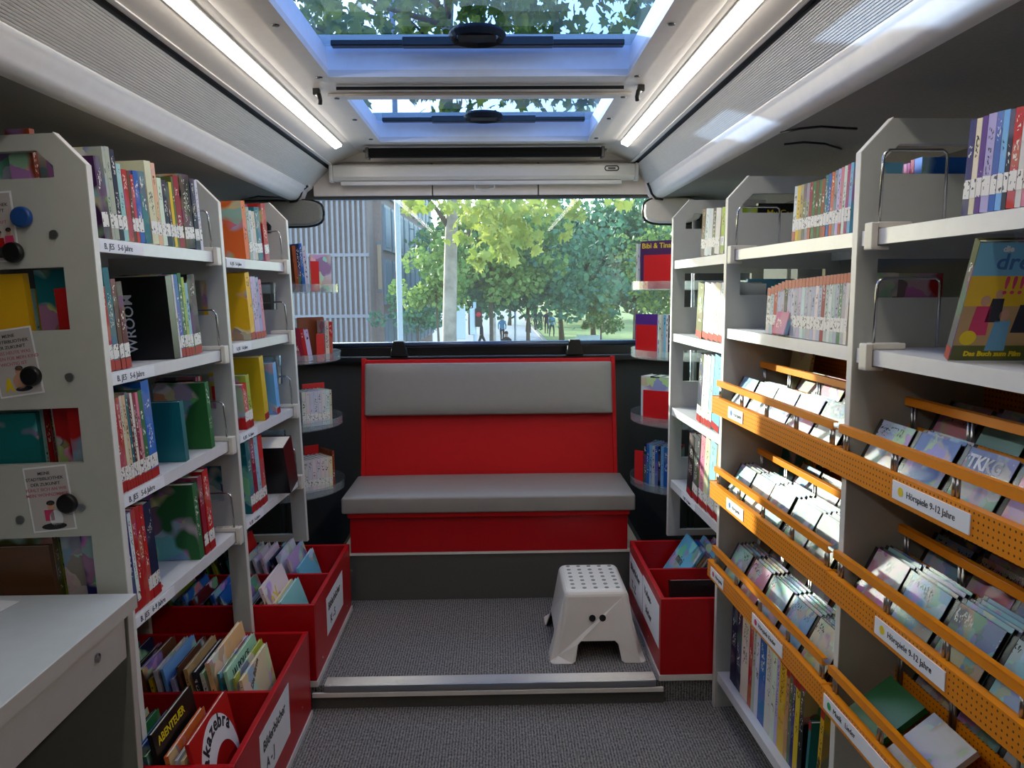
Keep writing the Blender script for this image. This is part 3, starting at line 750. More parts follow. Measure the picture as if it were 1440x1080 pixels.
rack(R1, ZT[1], 'middle tray below film book', 5, 4, 2, 'orange CD rack in the middle of the film-book bay', [(.22, .24, 'Hörspiele 9-12 Jahre', 'dot_y')], 5)
rack(R1, ZT[2], 'lowest tray below film book', 5, 5, 2, 'orange CD rack with a flat green book, lowest of the film-book bay', [(.01, .30, 'Musik   Lieder', 'dot_g')], 6, skipf=(0, 1, 2))
# one case with a bold title, and the green book lying in the lowest tray
bpy.context.view_layer.update()
tk = [o for o in bpy.data.objects if o.get('label', '').endswith('front in third stack from window, front row, upper tray under film book')]
for t in tk:
    tm = text_mesh('TKKG', .034, bold=.0012)
    MB().mesh(tm, 0, T(.024, .0004, .088) @ XZ).build('title_print', 'paper', t, fix=False); bpy.data.meshes.remove(tm)
    for ch in t.children:
        if ch.name.startswith('cover_card'): ch.color = lin('#1f3f8e')+(1,)
    t['label'] = 'dark blue CD with bold white four-letter title, upper tray under the film book'
gb = book('dark green book with pale lettering lying in the lowest tray of film-book bay', R1.M @ T(.05, .004, ZT[2]-.038) @ Rt(R(-52), 'X') @ Rt(PI/2, 'Z') @ T(-.016, -.15, .004), .014, .14, .125, 'green', None, '', 'cover_plain')

gb2 = book('white book with dark round picture lying next to the flat green book', R1.M @ T(.215, .004, ZT[2]-.038) @ Rt(R(-52), 'X') @ Rt(PI/2, 'Z') @ T(-.016, -.15, .004), .012, .14, .13, 'white', None, '')
MB().lathe([(0, 0), (.03, 0), (.03, .0006), (0, .0006)], 24, 0, T(.0121, .07, .06) @ Rt(PI/2, 'Y')).build('round_print', 'ink', gb2)
# ---------------------------------------------------------------- the vehicle's shell
YB = 4.08            # inner face of the rear wall
YF = -1.6            # bulkhead behind the camera
XL, XR = -1.31, 1.215
ZRF = .08            # raised floor
m = MB(); m.box(XL-.05, XR+.05, YF, 2.660, -.05, 0)
m.box(XL-.05, XR+.05, 2.664, YB+.05, -.05, ZRF-.001)
struct(m.build('floor', 'carpet'))
m = MB().box(-.66, .575, 2.652, 2.664, -.0, .052).build('baseboard_rear', 'wall_dark'); struct(m)
struct(MB().box(-.655, .57, 2.640, 2.652, .046, .060).build('trim_1', 'trim_white'))
# metal stair nosing with fine ribs
m = MB()
prof = [(2.650, ZRF)]
for i in range(9):
    y = 2.652+i*.0062; prof += [(y, ZRF+.004), (y+.003, ZRF+.0075), (y+.0045, ZRF+.0075)]
prof += [(2.712, ZRF+.003), (2.712, ZRF), ]
m.prism(prof, 'x', -.615, .545); m.box(-.615, .545, 2.645, 2.652, .064, ZRF+.004)
struct(m.build('trim_2', 'alu'))
# bench platform
struct(MB().box(-.72, .66, 3.43, YB, ZRF, .288).build('baseboard_platform', 'wall_dark'))
struct(MB().box(-.70, .635, 3.424, YB-.01, .288, .298).build('trim_3', 'trim_white'))
# walls
struct(MB().box(XL-.05, XL, YF, YB, 0, 2.02).build('wall_left', 'wall_dark'))
struct(MB().box(XR, XR+.05, YF, YB, 0, 2.02).build('wall_right', 'wall_dark'))
WX0, WX1, WZ0, WZ1 = -1.06, .94, 1.135, 1.905
m = MB(); m.box(XL-.05, XR+.05, YB, YB+.06, 0, WZ0-.03)
m.box(XL-.05, WX0, YB, YB+.06, WZ0-.03, WZ1); m.box(WX1, XR+.05, YB, YB+.06, WZ0-.03, WZ1)
m.box(XL-.05, XR+.05, YB, YB+.06, WZ1, 2.16)
struct(m.build('wall_rear', 'wall_dark'))
# header of three beige panels over the window
for i, (a, b) in enumerate(((-.90, -.3155), (-.3095, .2115), (.2175, .80))):
    struct(MB().box(a, b, YB-.022, YB-.001, WZ1+.012, 2.075).build('trim_%d' % (4+i), 'header_beige', bevel=.002))
struct(MB().box(-.83, .74, YB-.06, YB-.001, 2.075, 2.125).build('trim_7', 'ceil_white', bevel=.004))
# window
w = MB(); w.box(WX0, WX1, YB+.01, YB+.05, WZ0-.03, WZ0+.028); w.box(WX0-.02, WX0+.012, YB+.01, YB+.05, WZ0, WZ1); w.box(WX1-.012, WX1+.02, YB+.01, YB+.05, WZ0, WZ1); w.box(WX0, WX1, YB+.01, YB+.05, WZ1-.003, WZ1+.02)
wf = struct(w.build('window_1', 'black_plastic', bevel=.004))
MB().box(WX0+.012, WX1-.012, YB+.026, YB+.031, WZ0+.02, WZ1).build('pane', 'window_glass', wf, fix=False)
MB().box(WX0+.012, WX1-.012, YB+.0225, YB+.0235, WZ0+.028, WZ0+.085).build('dotted_edge', 'frit', wf, fix=False)
struct(MB().box(-1.03, .90, YB-.05, YB-.001, 1.085, 1.118).build('trim_8', 'black_plastic', bevel=.006))
# handrail under the window
t = thing('window_rail', 'slate-blue tube with two black clamps along the rear window sill', 'rail', (0, 4.035, 1.178))
MB().tube([(-.95, 0, 0), (.84, 0, 0)], .0135, 12).build('tube', 'slate_tube', t, smooth=True)
for x in (-.495, .393):
    MB().prism([(-.045,-.06),(.045,-.06),(.026,.018),(-.026,.018)], 'y', -.017, .044, 0, T(x, 0, 0)).build('clamp', 'black_plastic', t, bevel=.003)

# ceiling
CZT = 2.120
holes = []
SK = [(-.515, .420, 1.50, 2.590), (-.515, .420, 2.885, 3.690)]
rim = [(-.635, YF), (.525, YF), (.525, YB-.06), (-.635, YB-.06)]
me = panel_mesh([rim]+[[(a, c), (b, c), (b, d), (a, d)] for a, b, c, d in SK], .012)
m = MB().mesh(me, 0, T(0, 0, CZT+.006)); bpy.data.meshes.remove(me)
def strip(m, pts, y0, y1, mi=0):
    vs = [(x, y0, z) for x, z in pts]+[(x, y1, z) for x, z in pts]; n = len(pts)
    m.add(vs, [(i, i+1, n+i+1, n+i) for i in range(n-1)], mi)
y0, y1 = YF, YB-.02
strip(m, [(-.635, CZT), (-.66, CZT-.001), (-.806, 2.0545)], y0, y1); strip(m, [(.525, CZT), (.55, CZT-.001), (.680, 2.0605)], y0, y1)
struct(m.build('ceiling', 'ceil_white'))
struct(MB().box(XL-.05, -.55, YF, YB, 2.20, 2.24).box(.45, XR+.05, YF, YB, 2.20, 2.24).box(-.55, .45, YF, 1.49, 2.20, 2.24).box(-.55, .45, 2.60, 2.875, 2.20, 2.24).box(-.55, .45, 3.70, YB+.05, 2.20, 2.24).build('ceiling_outer', 'ceil_white'))
for i, (sx, pts) in enumerate(((-1, [(-.806, 2.0545), (-.811, 2.062), (-.822, 2.056), (-.822, 2.046)]), (1, [(.680, 2.0605), (.685, 2.068), (.695, 2.062), (.695, 2.052)]))):
    mm = MB(); strip(mm, pts, y0, y1); struct(mm.build('trim_%d' % (9+i), 'slot_dark'))
    mm = MB(); q = (-.796, 2.0575) if sx < 0 else (.670, 2.0635)
    mm.box(q[0]-.007, q[0]+.007, y0, y1, q[1]-.003, q[1]+.002); struct(mm.build('trim_%d' % (11+i), 'nose_white', bevel=.002))
def cornice(sx, top, bot, nose, under, nm, k):
    m = MB()
    n = 19; pts = []
    tx, tz = top; bx, bz = bot
    dx, dz = (bx-tx)/n, (bz-tz)/n
    ln = math.hypot(dx, dz); ox, oz = -dz/ln*.0030*(1 if sx < 0 else -1), dx/ln*.0030*(1 if sx < 0 else -1)
    ox, oz = (abs(ox), -abs(oz)) if sx < 0 else (-abs(ox), -abs(oz))
    for i in range(n):
        a, b = (tx+dx*i, tz+dz*i), (tx+dx*(i+.5), tz+dz*(i+.5))
        pts += [a, (a[0]+dx*.12+ox, a[1]+dz*.12+oz), (b[0]+dx*.2+ox, b[1]+dz*.2+oz), (b[0]+dx*.3, b[1]+dz*.3)]
    pts.append(bot)
    strip(m, pts, y0, y1); struct(m.build('trim_%d' % (13+k), 'rib_panel', fix=False))
    m = MB(); strip(m, [bot]+nose, y0, y1-.10); o = struct(m.build('trim_%d' % (15+k), 'nose_white', smooth=True, fix=False))
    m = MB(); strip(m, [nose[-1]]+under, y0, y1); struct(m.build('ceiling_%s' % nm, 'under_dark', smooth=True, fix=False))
cornice(-1, (-.822, 2.046), (-.915, 1.955), [(-.912, 1.948), (-.922, 1.941), (-.924, 1.934), (-.938, 1.920), (-.945, 1.906), (-.951, 1.898), (-.962, 1.890), (-.978, 1.886), (-.995, 1.887)], [(-1.06, 1.892), (-1.15, 1.895), (-1.24, 1.880), (-1.30, 1.84), (XL, 1.80)], 'left', 0)
cornice(1, (.695, 2.052), (.752, 1.958), [(.749, 1.950), (.757, 1.943), (.758, 1.936), (.764, 1.922), (.768, 1.908), (.774, 1.899), (.785, 1.891), (.80, 1.887), (.818, 1.888)], [(.90, 1.895), (1.0, 1.90), (1.10, 1.885), (1.17, 1.84), (XR, 1.80)], 'right', 1)
# black end gaskets of the rounded cornices
for i, pts in enumerate(([(-.905, 1.955), (-.932, 1.935), (-.943, 1.908), (-.962, 1.884), (-.995, 1.880)], [(.742, 1.958), (.752, 1.935), (.762, 1.908), (.783, 1.884), (.818, 1.880)])):
    struct(MB().tube([(x, YB-.118, z) for x, z in pts], .006, 6).build('trim_%d' % (17+i), 'black_plastic', smooth=True))
    cap = [pts[0]]+pts[1:]+([(-.995, 1.99), (-.90, 1.99)] if i == 0 else [(.818, 1.99), (.74, 1.99)])
    struct(MB().prism(cap, 'y', YB-.11, YB-.02).build('trim_%d' % (19+i), 'header_beige'))
# rounded corner pods over the window
for i, (cx, w2) in enumerate(((-1.00, .15), (.875, .14))):
    t = thing('corner_pod', ('beige' if i else 'dark') + ' rounded pod with black rubber edge in the top %s corner of the rear window' % ('sunlit' if i else 'shaded'), 'pod', (cx, YB-.002, 1.83))
    pr = []
    for k in range(24):
        a = 2*PI*k/24; pr.append((w2*math.copysign(abs(math.cos(a))**.6, math.cos(a)), .062*math.copysign(abs(math.sin(a))**.6, math.sin(a))))
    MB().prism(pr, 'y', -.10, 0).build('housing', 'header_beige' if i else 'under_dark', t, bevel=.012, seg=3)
    MB().tube([(x*1.01, -.05, z*1.03) for x, z in pr]+[(pr[0][0]*1.01, -.05, 0)], .008, 8).build('rubber_edge', 'black_plastic', t, smooth=True)
for i, pts in enumerate(([(1098,187),(1125,181),(1155,178),(1205,181)], [(1103,203),(1130,200),(1160,202),(1200,215)], [(336,282),(363,276),(393,278),(417,287)], [(368,297),(400,290),(425,292),(442,297)])):
    q = []
    for px, py in pts:
        v = atz(px, py, 1.884); q.append((v.x, min(v.y, YB-.13), v.z))
    struct(MB().tube(q, .0035, 6).build('trim_%d' % (22+i), 'black_plastic', smooth=True))
# unseen front bulkhead, closed solid to keep daylight and window reflections out
struct(MB().box(XL, XR, YF-.05, YF, 0, 2.2).build('wall_front', 'ceil_white'))

# roof windows
for i, (a, b, c, d) in enumerate(SK):
    nm = 'window_%d' % (i+2)
    zt = 2.205
    m = MB(); th = .012
    # well sides, flaring a little towards the room
    for P in (((a, c), (b, c)), ((b, c), (b, d)), ((b, d), (a, d)), ((a, d), (a, c))):
        (xa, ya), (xb, yb) = P
        ix = lambda x: x+(-.008 if x < 0 else .008)
        iy = lambda y: y+(-.008 if y == c else .008)
        m.add([(xa, ya, CZT-.002), (xb, yb, CZT-.002), (ix(xb), iy(yb), zt), (ix(xa), iy(ya), zt)], [(0, 1, 2, 3)], 1)
    fr = .052
    for x0, x1, ya, yb in ((a-fr, a+.002, c-fr, d+fr), (b-.002, b+fr, c-fr, d+fr), (a, b, c-fr, c+.002), (a, b, d-.002, d+fr)):
        m.box(x0, x1, ya, yb, CZT-.010, CZT-.001)
    w = struct(m.build(nm, ['ceil_white', 'well_white']))
    MB().box(a-.02, b+.02, c-.02, d+.02, zt+.002, zt+.007).build('pane', 'roof_glass', w, fix=False)
    MB().box(a+.02, b-.02, d-.055, d-.02, zt-.016, zt+.001).box(a+.24, b-.24, d-.085, d-.05, zt-.026, zt+.001).build('lock_bar', 'black_plastic', w, bevel=.003)
    cx, cy = (a+b)/2, d-.16
    MB().lathe([(.075, 0), (.085, -.012), (.075, -.03), (.060, -.018)], 28, 0, T(cx, cy, zt-.006)).box(cx-.055, cx+.055, cy-.05, cy+.02, zt-.034, zt-.004).build('turn_handle', 'black_matte', w, bevel=.003)
    sc = MB()
    ys = [c+.1+(d-c-.1)*k/2.0 for k in range(3)] if i == 0 else [c-.02, c+.33, d-.07]
    for x in (a-fr*.55, b+fr*.55):
        for y in ys: sc.lathe([(0, -.004), (.009, -.003), (.010, 0), (0, 0)], 12, 0, T(x, y, CZT-.010))
    sc.build('screw_cap', 'black_plastic', w)
struct(MB().box(-.52, .43, 2.735, 2.741, CZT-.013, CZT-.003).build('trim_21', 'black_matte'))
for i, (x, y) in enumerate(((-.592, 2.77), (.487, 2.74))):
    t = thing('blind_hook', 'small black hook on the ceiling %s' % ('above the sunlit bookcases' if i else 'above the poster-bookcase side'), 'hook', (x, y, CZT-.001))
    s = 1 if i == 0 else -1
    MB().box(-.011, .011, -.013, .013, -.022, 0).tube([(0, 0, -.018), (.012*s, -.02, -.024), (.018*s, -.035, -.045), (.016*s, -.03, -.058)], .008, 8).build('hook_body', 'black_plastic', t, bevel=.003)
t = thing('roller_blind', 'black roller blind rolled up behind the rear roof window', 'blind', (-.05, 3.845, CZT-.012))
MB().prism([(-.02, 0), (.02, 0), (.024, -.02), (.016, -.042), (-.016, -.042), (-.024, -.02)], 'x', -.535, .545).build('cassette', 'fabric_shade', t, bevel=.004)
for x in (-.552, .547): MB().box(x, x+.016, -.028, .028, -.048, .002).box(x-.012, x+.028, -.012, .016, -.016, -.006).build('end_bracket', 'black_plastic', t, bevel=.003)
# projection screen cassette
t = thing('projection_screen', 'white roll-up screen cassette mounted above the rear window', 'screen', (-.052, 4.012, 2.02))
MB().prism([(-.035, .035), (.02, .035), (.02, -.04), (-.028, -.04), (-.040, -.022), (-.040, .024)], 'x', -.735, .735).build('cassette', 'plastic_white', t, bevel=.004)
MB().box(-.70, .67, -.030, -.008, -.061, -.043).build('pull_bar', 'plastic_white', t, bevel=.003)
for x in (-.752, .735): MB().box(x, x+.017, -.044, .02, -.046, .038).build('end_cap', 'plastic_white', t, bevel=.004)
MB().tube([(-.045,-.030,-.062), (-.048,-.030,-.075), (-.040,-.030,-.082), (-.02,-.030,-.082), (-.008,-.030,-.094), (.008,-.030,-.094), (.02,-.030,-.082), (.040,-.030,-.082), (.048,-.030,-.075), (.045,-.030,-.062)], .003, 6).build('pull_handle', 'plastic_white', t, smooth=True)
pl = []
for k in range(20):
    aa = 2*PI*k/20; pl.append((.62+(.022 if math.cos(aa) > 0 else -.022)+.011*math.cos(aa), -.0415, .011+.011*math.sin(aa)))
MB().tube(pl+[pl[0]], .003, 6).box(.602, .638, -.0425, -.040, .007, .015).build('maker_badge', 'black_plastic', t)

# strip lights
for i, (xa, za) in enumerate(((-.704, 2.094), (.588, 2.098))):
    t = thing('strip_light', 'bright white LED strip in the ceiling on the %s side' % ('CD-rack' if i else 'poster'), 'strip light', (xa, 3.70, za))
    an = R(-23 if i == 0 else 24)
    MB().box(-.024, .024, -4.5, .018, 0, .010, 0, Rt(an, 'Y')).build('channel', 'plastic_white', t, bevel=.003)
    MB().box(-.0155, .0155, -4.48, .0, -.006, -.001, 0, Rt(an, 'Y')).build('diffuser', 'led', t)

# ---------------------------------------------------------------- bench
t = thing('bench', 'red wooden bench with long grey cushions under the rear window', 'bench', (-.045, 3.40, .298))
MB().box(-.61, .615, .028, .60, 0, .165).build('seat_box', 'red_board', t, bevel=.003)
MB().box(-.615, .62, .004, .44, .165, .187).build('seat_board', 'red_bench', t, bevel=.003)
def cushion(x0, x1, y0, y1, z0, z1, crown, M=None):
    m = MB(); nx, ny = 30, 10; vs = []; fs = []
    def edge(u): return 1-abs(2*u-1)**7
    for j in range(ny+1):
        for i in range(nx+1):
            u, v = i/nx, j/ny
            vs.append((x0+(x1-x0)*u, y0+(y1-y0)*v, z1-crown+crown*edge(u)*edge(v)))
    o = len(vs)
    for j in range(ny+1):
        for i in range(nx+1): vs.append((x0+(x1-x0)*i/nx, y0+(y1-y0)*j/ny, z0))
    for j in range(ny):
        for i in range(nx):
            a = j*(nx+1)+i; fs += [(a, a+1, a+nx+2, a+nx+1), (o+a, o+a+nx+1, o+a+nx+2, o+a+1)]
    for i in range(nx):
        a = i; b = ny*(nx+1)+i; fs += [(a, o+a, o+a+1, a+1), (b, b+1, o+b+1, o+b)]
    for j in range(ny):
        a = j*(nx+1); b = a+nx; fs += [(a, a+nx+1, o+a+nx+1, o+a), (b, o+b, o+b+nx+1, b+nx+1)]
    return m.add(vs, fs, 0, M)
cushion(-.638, .642, -.012, .415, .1875, .272, .014).build('seat_cushion', 'vinyl_grey', t, smooth=True, bevel=.008, seg=3)
BK = T(0, .425, .20) @ Rt(R(-12), 'X')
MB().box(-.615, .62, .0, .022, .0, .625, 0, BK).build('back_board', 'red_bench', t, bevel=.003)
for xa in (-.625, .610): MB().box(xa, xa+.02, -.012, .05, 0, .632, 0, BK).build('back_side', 'red_bench', t, bevel=.003)
CM = BK @ frame((1,0,0), (0,0,1), (0,-1,0), (0,-.001,0))
cushion(-.602, .607, .345, .600, .0, .062, .012, CM).build('back_cushion', 'vinyl_grey', t, smooth=True, bevel=.008, seg=3)

# ---------------------------------------------------------------- step stool
t = thing('step_stool', 'white plastic step stool with dotted top on the raised carpet', 'stool', (.362, 3.012, ZRF))
HB, HT = .25, 0
bx, by, tx, ty = .166, .210, .116, .150
def sidepts(w0, w1, notch, nh, fl=.014):
    return [(-w0-fl, 0), (-w0, .03), (-w1, HB), (w1, HB), (w0, .03), (w0+fl, 0), (notch+.012, 0), (notch, .008), (notch-.010, nh-.012), (notch-.022, nh), (-notch+.022, nh), (-notch+.010, nh-.012), (-notch, .008), (-notch-.012, 0)]
bm = bmesh.new()
def addside(w0, w1, d0, d1, rot, notch, nh, fl=.012):
    pts = sidepts(w0, w1, notch, nh, fl)
    vs = []
    for x, z in pts:
        d = d0+(d1-d0)*(max(z, .03)-.03)/(HB-.03) if z > .03 else d0+fl*(1-z/.03)
        vs.append(bm.verts.new(Rt(rot, 'Z') @ Vector((x, -d, z))))
    bm.faces.new(vs)
    return vs
addside(bx, tx, by, ty, 0, .085, .075); addside(by, ty, bx, tx, PI/2, .11, .075); addside(bx, tx, by, ty, PI, .085, .075); addside(by, ty, bx, tx, -PI/2, .11, .075)
bm.faces.new([bm.verts.new(v) for v in ((-tx, -ty, HB), (tx, -ty, HB), (tx, ty, HB), (-tx, ty, HB))])
bmesh.ops.remove_doubles(bm, verts=bm.verts, dist=.0015)
bmesh.ops.recalc_face_normals(bm, faces=bm.faces)
ed = [e for e in bm.edges if len(e.link_faces) == 2]
bmesh.ops.bevel(bm, geom=ed, offset=.022, segments=4, profile=.5, affect='EDGES')
me = bpy.data.meshes.new('shell'); bm.to_mesh(me); bm.free(); me.materials.append(MATS['plastic_white'])
o = bpy.data.objects.new('shell', me); COL.objects.link(o); o.parent = t
sd = o.modifiers.new('wall', 'SOLIDIFY'); sd.thickness = .004; sd.offset = -1
bv = o.modifiers.new('edge', 'BEVEL'); bv.width = .0018; bv.segments = 2; bv.limit_method = 'ANGLE'; bv.angle_limit = R(50)
for j in range(7):
    for i in range(5):
        MB().lathe([(0, 0), (.0082, 0), (.0078, .0016), (0, .0018)], 16, 0, T(-.084+.042*i, -.118+.0393*j, HB-.0002)).build('grip_dot', 'grip_grey', t)
for x in (-.019, .019):
    zz = .155; dd = by+(ty-by)*(zz-.03)/(HB-.03)
    MB().lathe([(.0, -.001), (.0105, -.001), (.0125, .0012), (.0105, .0008), (0, .0004)], 20, 0, T(x, -dd-.0008, zz) @ Rt(PI/2-.285, 'X')).build('hole_shade_disc', 'black_matte', t)  # black disc on the shell, painting the dark inside a finger hole

# ---------------------------------------------------------------- red crates
def crate(label, M, X, Y, Z, divs, front, cards, screws, zt=0.):
    """X: depth away from the aisle (local +x is the aisle side when front='+'), Y length, Z height"""
    t = thing('book_crate', label, 'crate', M)
    th = .016
    m = MB()
    m.box(0, X, 0, th, .02, Z).box(0, X, Y-th, Y, .02, Z).box(0, th, th, Y-th, .02, Z).box(X-th, X, th, Y-th, .02, Z).box(th, X-th, th, Y-th, .02, .034)
    m.build('box', 'red_board', t, bevel=.002)
    for d in divs:
        MB().box(th+.001, X-th-.001, d-.007, d+.007, .035, Z-.012).build('divider', 'red_board', t, bevel=.001)
    xa = X if front == '+' else 0
    MB().box(-.004, X+.004, -.004, Y+.004, .0, .0195).build('base_board', 'trim_white', t)
    for c0, c1, z0, z1, lines in cards:
        k = MB(); s = 1 if front == '+' else -1
        k.box(min(xa+.0004*s, xa+.0012*s), max(xa+.0004*s, xa+.0012*s), c0, c1, z0, z1)
        for txt, size, u, v in lines:
            tm = text_mesh(txt, size, bold=.0008)
            k.mesh(tm, 1, frame((0,s,0), (0,0,1), (s,0,0), (xa+.0014*s, (c0+u) if s > 0 else (c1-u), z0+v))); bpy.data.meshes.remove(tm)
        k = k.build('label_card', ['paper', 'ink'], t, fix=False); k['label'] = 'white label card with black lettering'
    for y, z in screws:
        MB().lathe([(0, 0), (.005, 0), (.004, .0012), (0, .0014)], 10, 0, T(xa+(.0002 if front == '+' else -.0002), y, z) @ Rt(PI/2 if front == '+' else -PI/2, 'Y')).build('screw', 'alu', t)
    return t
C1 = crate('red book crate in front of the poster bookcase, its card reading A to J', T(-1.275, 1.826, .0), .625, .778, .305, (.393,), '+',
  [(.204, .504, .10, .262, [('Bilderbücher', .043, .028, .098), ('A - J', .045, .05, .035)])], ((.66, .095), (.09, .095)))
C2 = crate('red book crate on the raised floor, its card reading K to S', T(-1.272, 2.655, ZRF), .632, .668, .295, (.345,), '+',
  [(.185, .49, .10, .243, [('Bilderbücher', .042, .03, .085), ('K - S', .045, .06, .025)])], ((.57, .06), (.10, .06)))
C3 = crate('red book crate with two cards beside the white step stool', T(.560, 2.655, ZRF), .59, .655, .297, (.335,), '-',
  [(.025, .335, .105, .262, [('Vorlese-', .040, .03, .10), ('bücher', .040, .06, .035)]), (.345, .645, .10, .25, [('Bilderbücher', .042, .025, .09), ('T - Z', .045, .06, .02)])], ((.22, .06), (.45, .06)))
def stack(xw, xend, y, z0, items, lean, aisle, group, phrase):
    """picture books standing in a crate: boards face the aisle, spines face the camera; listed from the wall side"""
    n = len(items); ca = math.cos(R(lean)); x = xw+.33*math.sin(R(lean))
    gap = max(.0012, (xend-x-sum(it[0]/ca for it in items))/n)
    x = xend-sum(it[0]/ca+gap for it in items)+gap
    for i, it in enumerate(items):
        w, wid, h, col = it[:4]; op = it[4] if len(it) > 4 else {}
        a = R(op.get('lean', lean)); run = w/math.cos(a)+gap
        yy = y+op.get('y', random.uniform(0, .012))
        if aisle > 0: M = T(x, yy, z0) @ Rt(-a, 'Y')
        else: M = T(x-run, yy, z0) @ Rt(a, 'Y') @ T(0, 0, 0); M = T(x, yy, z0) @ Rt(a, 'Y') @ T(-w, 0, 0)
        k = n-1-i
        lab = op.get('label') or '%s picture book, %s from the aisle, %s' % (col, ORD[k], phrase)
        book(lab, M, w, wid, h, col, group, op.get('tg', ''), op.get('mat', 'cover'), title=op.get('title'))
        x += run*aisle
def seq(cols, hs=(.27, .31), ws=(.20, .26), ts=(.008, .014)):
    return [(random.uniform(*ts), random.uniform(*ws), random.uniform(*hs), c) for c in cols]
zc = .036
near = seq(['tan','charcoal','aqua','grey','charcoal','white','tan','navy','white','indigo','red','black','charcoal','green','sky','blue','teal'], (.26, .30), (.22, .25), (.008, .013))
near += [(.012, .25, .345, 'black', dict(mat='cover_plain', label='dark picture book lettered ABENTEUER behind an orange one', title=('ABENTEUER', .030, '+x',   .02, .305, 'dot_y', 0))),
         (.012, .24, .285, 'orange'), (.008, .24, .275, 'white'), (.008, .24, .28, 'cream'),
         (.011, .27, .322, 'red', dict(y=0, mat='cover_plain', label='red and white picture book at the front of the A to J crate'))]
stack(-1.255, -.700, 1.845, zc, near, 11, 1, 'picture books in the near compartment of the A to J crate', 'near half, A to J crate')
fr = bpy.data.objects.get([o.name for o in bpy.data.objects if o.get('label') == 'red and white picture book at the front of the A to J crate'][0])
disc = []
for k in range(48):
    a = 2*PI*k/48; disc.append((.140+.125*math.cos(a), .165+.145*math.sin(a)))
inner = []
for k in range(48):
    a = 2*PI*k/48; inner.append((.165+.085*math.cos(a), .125+.100*math.sin(a)))
MB().prism([(max(.002, min(.268, u)), max(.002, min(.318, v))) for u, v in disc], 'x', .0112, .0117).build('white_disc_print', 'paper', fr, fix=False)
MB().prism(inner, 'x', .0118, .0121).build('red_disc_print', 'tag_red', fr, fix=False)
for i, ch in enumerate('brakazebra'):
    a = R(172-i*14.0); tm = text_mesh(ch, .052, 'CENTER', bold=.0012)
    MB().mesh(tm, 0, frame((0,1,0), (0,0,1), (1,0,0), (.0123, .150+.100*math.cos(a), .158+.112*math.sin(a))) @ Rt(a-PI/2, 'Z')).build('cover_title', 'ink', fr, fix=False); bpy.data.meshes.remove(tm)
far = seq(['grey','silver','aqua','teal','lime','navy','charcoal','black','brown','yellow','white','sky','lavender','brown','tan','charcoal','silver'], (.28, .335), (.21, .25))
far += [(.014, .30, .345, 'peach', dict(label='tall peach picture book with rows of figures in the A to J crate')), (.008, .27, .31, 'teal'),
        (.010, .27, .315, 'mint', dict(mat='cover_plain', title=('JAI POLCE', .034, '+x', .04, .275, 'ink', 0), label='mint picture book with JAI POLCE lettering behind the cream one')), (.008, .27, .295, 'lime'),
        (.010, .255, .29, 'cream', dict(y=0, label='cream picture book with brown figure, front of the far crate compartment', title=('Die Bürste', .024, '+x', .06, .23, 'bark_dark', .5)))]
stack(-1.255, -.700, 2.229, zc, far, 11, 1, 'picture books in the far compartment of the A to J crate', 'far half, A to J crate')
zc = ZRF+.036
n2 = seq(['navy','green','olive','lime','teal','blue','maroon','charcoal','green','blue','blue','brown','charcoal','white','black','tan'], (.25, .31), (.21, .25))
n2 += [(.012, .26, .33, 'white', dict(label='tall white picture book with big numerals behind the turquoise one', title=('2X', .075, '+x', .05, .22, 'dot_y', .25))), (.008, .24, .27, 'cream'),
       (.012, .245, .275, 'aqua', dict(y=0, mat='cover_plain', label='turquoise and white picture book, front of the near K to S compartment', title=('2', .03, '+x', .03, .09, 'paper', 0)))]
stack(-1.252, -.668, 2.675, zc, n2, 19, 1, 'picture books in the near compartment of the K to S crate', 'near half, K to S crate')
f2 = seq(['teal','blue','olive','lime','navy','teal'], (.30, .33)) + [(.012, .24, .36, 'red', dict(label='red picture book with white oval standing tall in K to S crate'))] + seq(['silver','white','white','navy'], (.31, .34), (.21, .24)) + \
     [(.009, .24, .325, 'white'), (.009, .24, .31, 'lavender'), (.010, .25, .275, 'sky', dict(y=0, label='pale blue and orange picture book, front of the far K to S compartment'))]
stack(-1.252, -.700, 3.01, zc, f2, 17, 1, 'picture books in the far compartment of the K to S crate', 'far half, K to S crate')
f3 = [(.012, .25, .36, 'sky', dict(y=0, label='bright sky-blue picture book leaning in the crate beside the stool', title=('mini', .05, '-x', .06, .25, 'ink', 0))), (.010, .24, .34, 'tan'), (.008, .24, .33, 'white'), (.014, .24, .33, 'blue'), (.010, .24, .35, 'sky'), (.02, .23, .30, 'black'), (.012, .24, .34, 'crimson')]
# listed from the wall outwards, so reversed
def stackR(x0, y, items, lean, phrase, gap):
    x = x0
    for i, it in enumerate(items):
        w, wid, h, col = it[:4]; op = it[4] if len(it) > 4 else {}
        a = R(lean); yy = y+op.get('y', random.uniform(0, .01))
        lab = op.get('label') or '%s picture book, %s from the aisle, %s' % (col, ORD[i], phrase)
        book(lab, T(x, yy, zc) @ Rt(a, 'Y') @ T(0, 0, w*math.sin(a)), w, wid, h, col, 'picture books in the crate by the stool', op.get('tg', ''), title=op.get('title'))
        x += w/math.cos(a)+gap
stackR(.592, 3.005, f3, 33, 'crate beside the stool', .006)
book('black board book standing spine up in the crate beside the stool', T(.628, 2.76, ZRF+.046) @ Rt(R(-14), 'X'), .36, .035, .262, 'black', None, '', 'cover_plain')

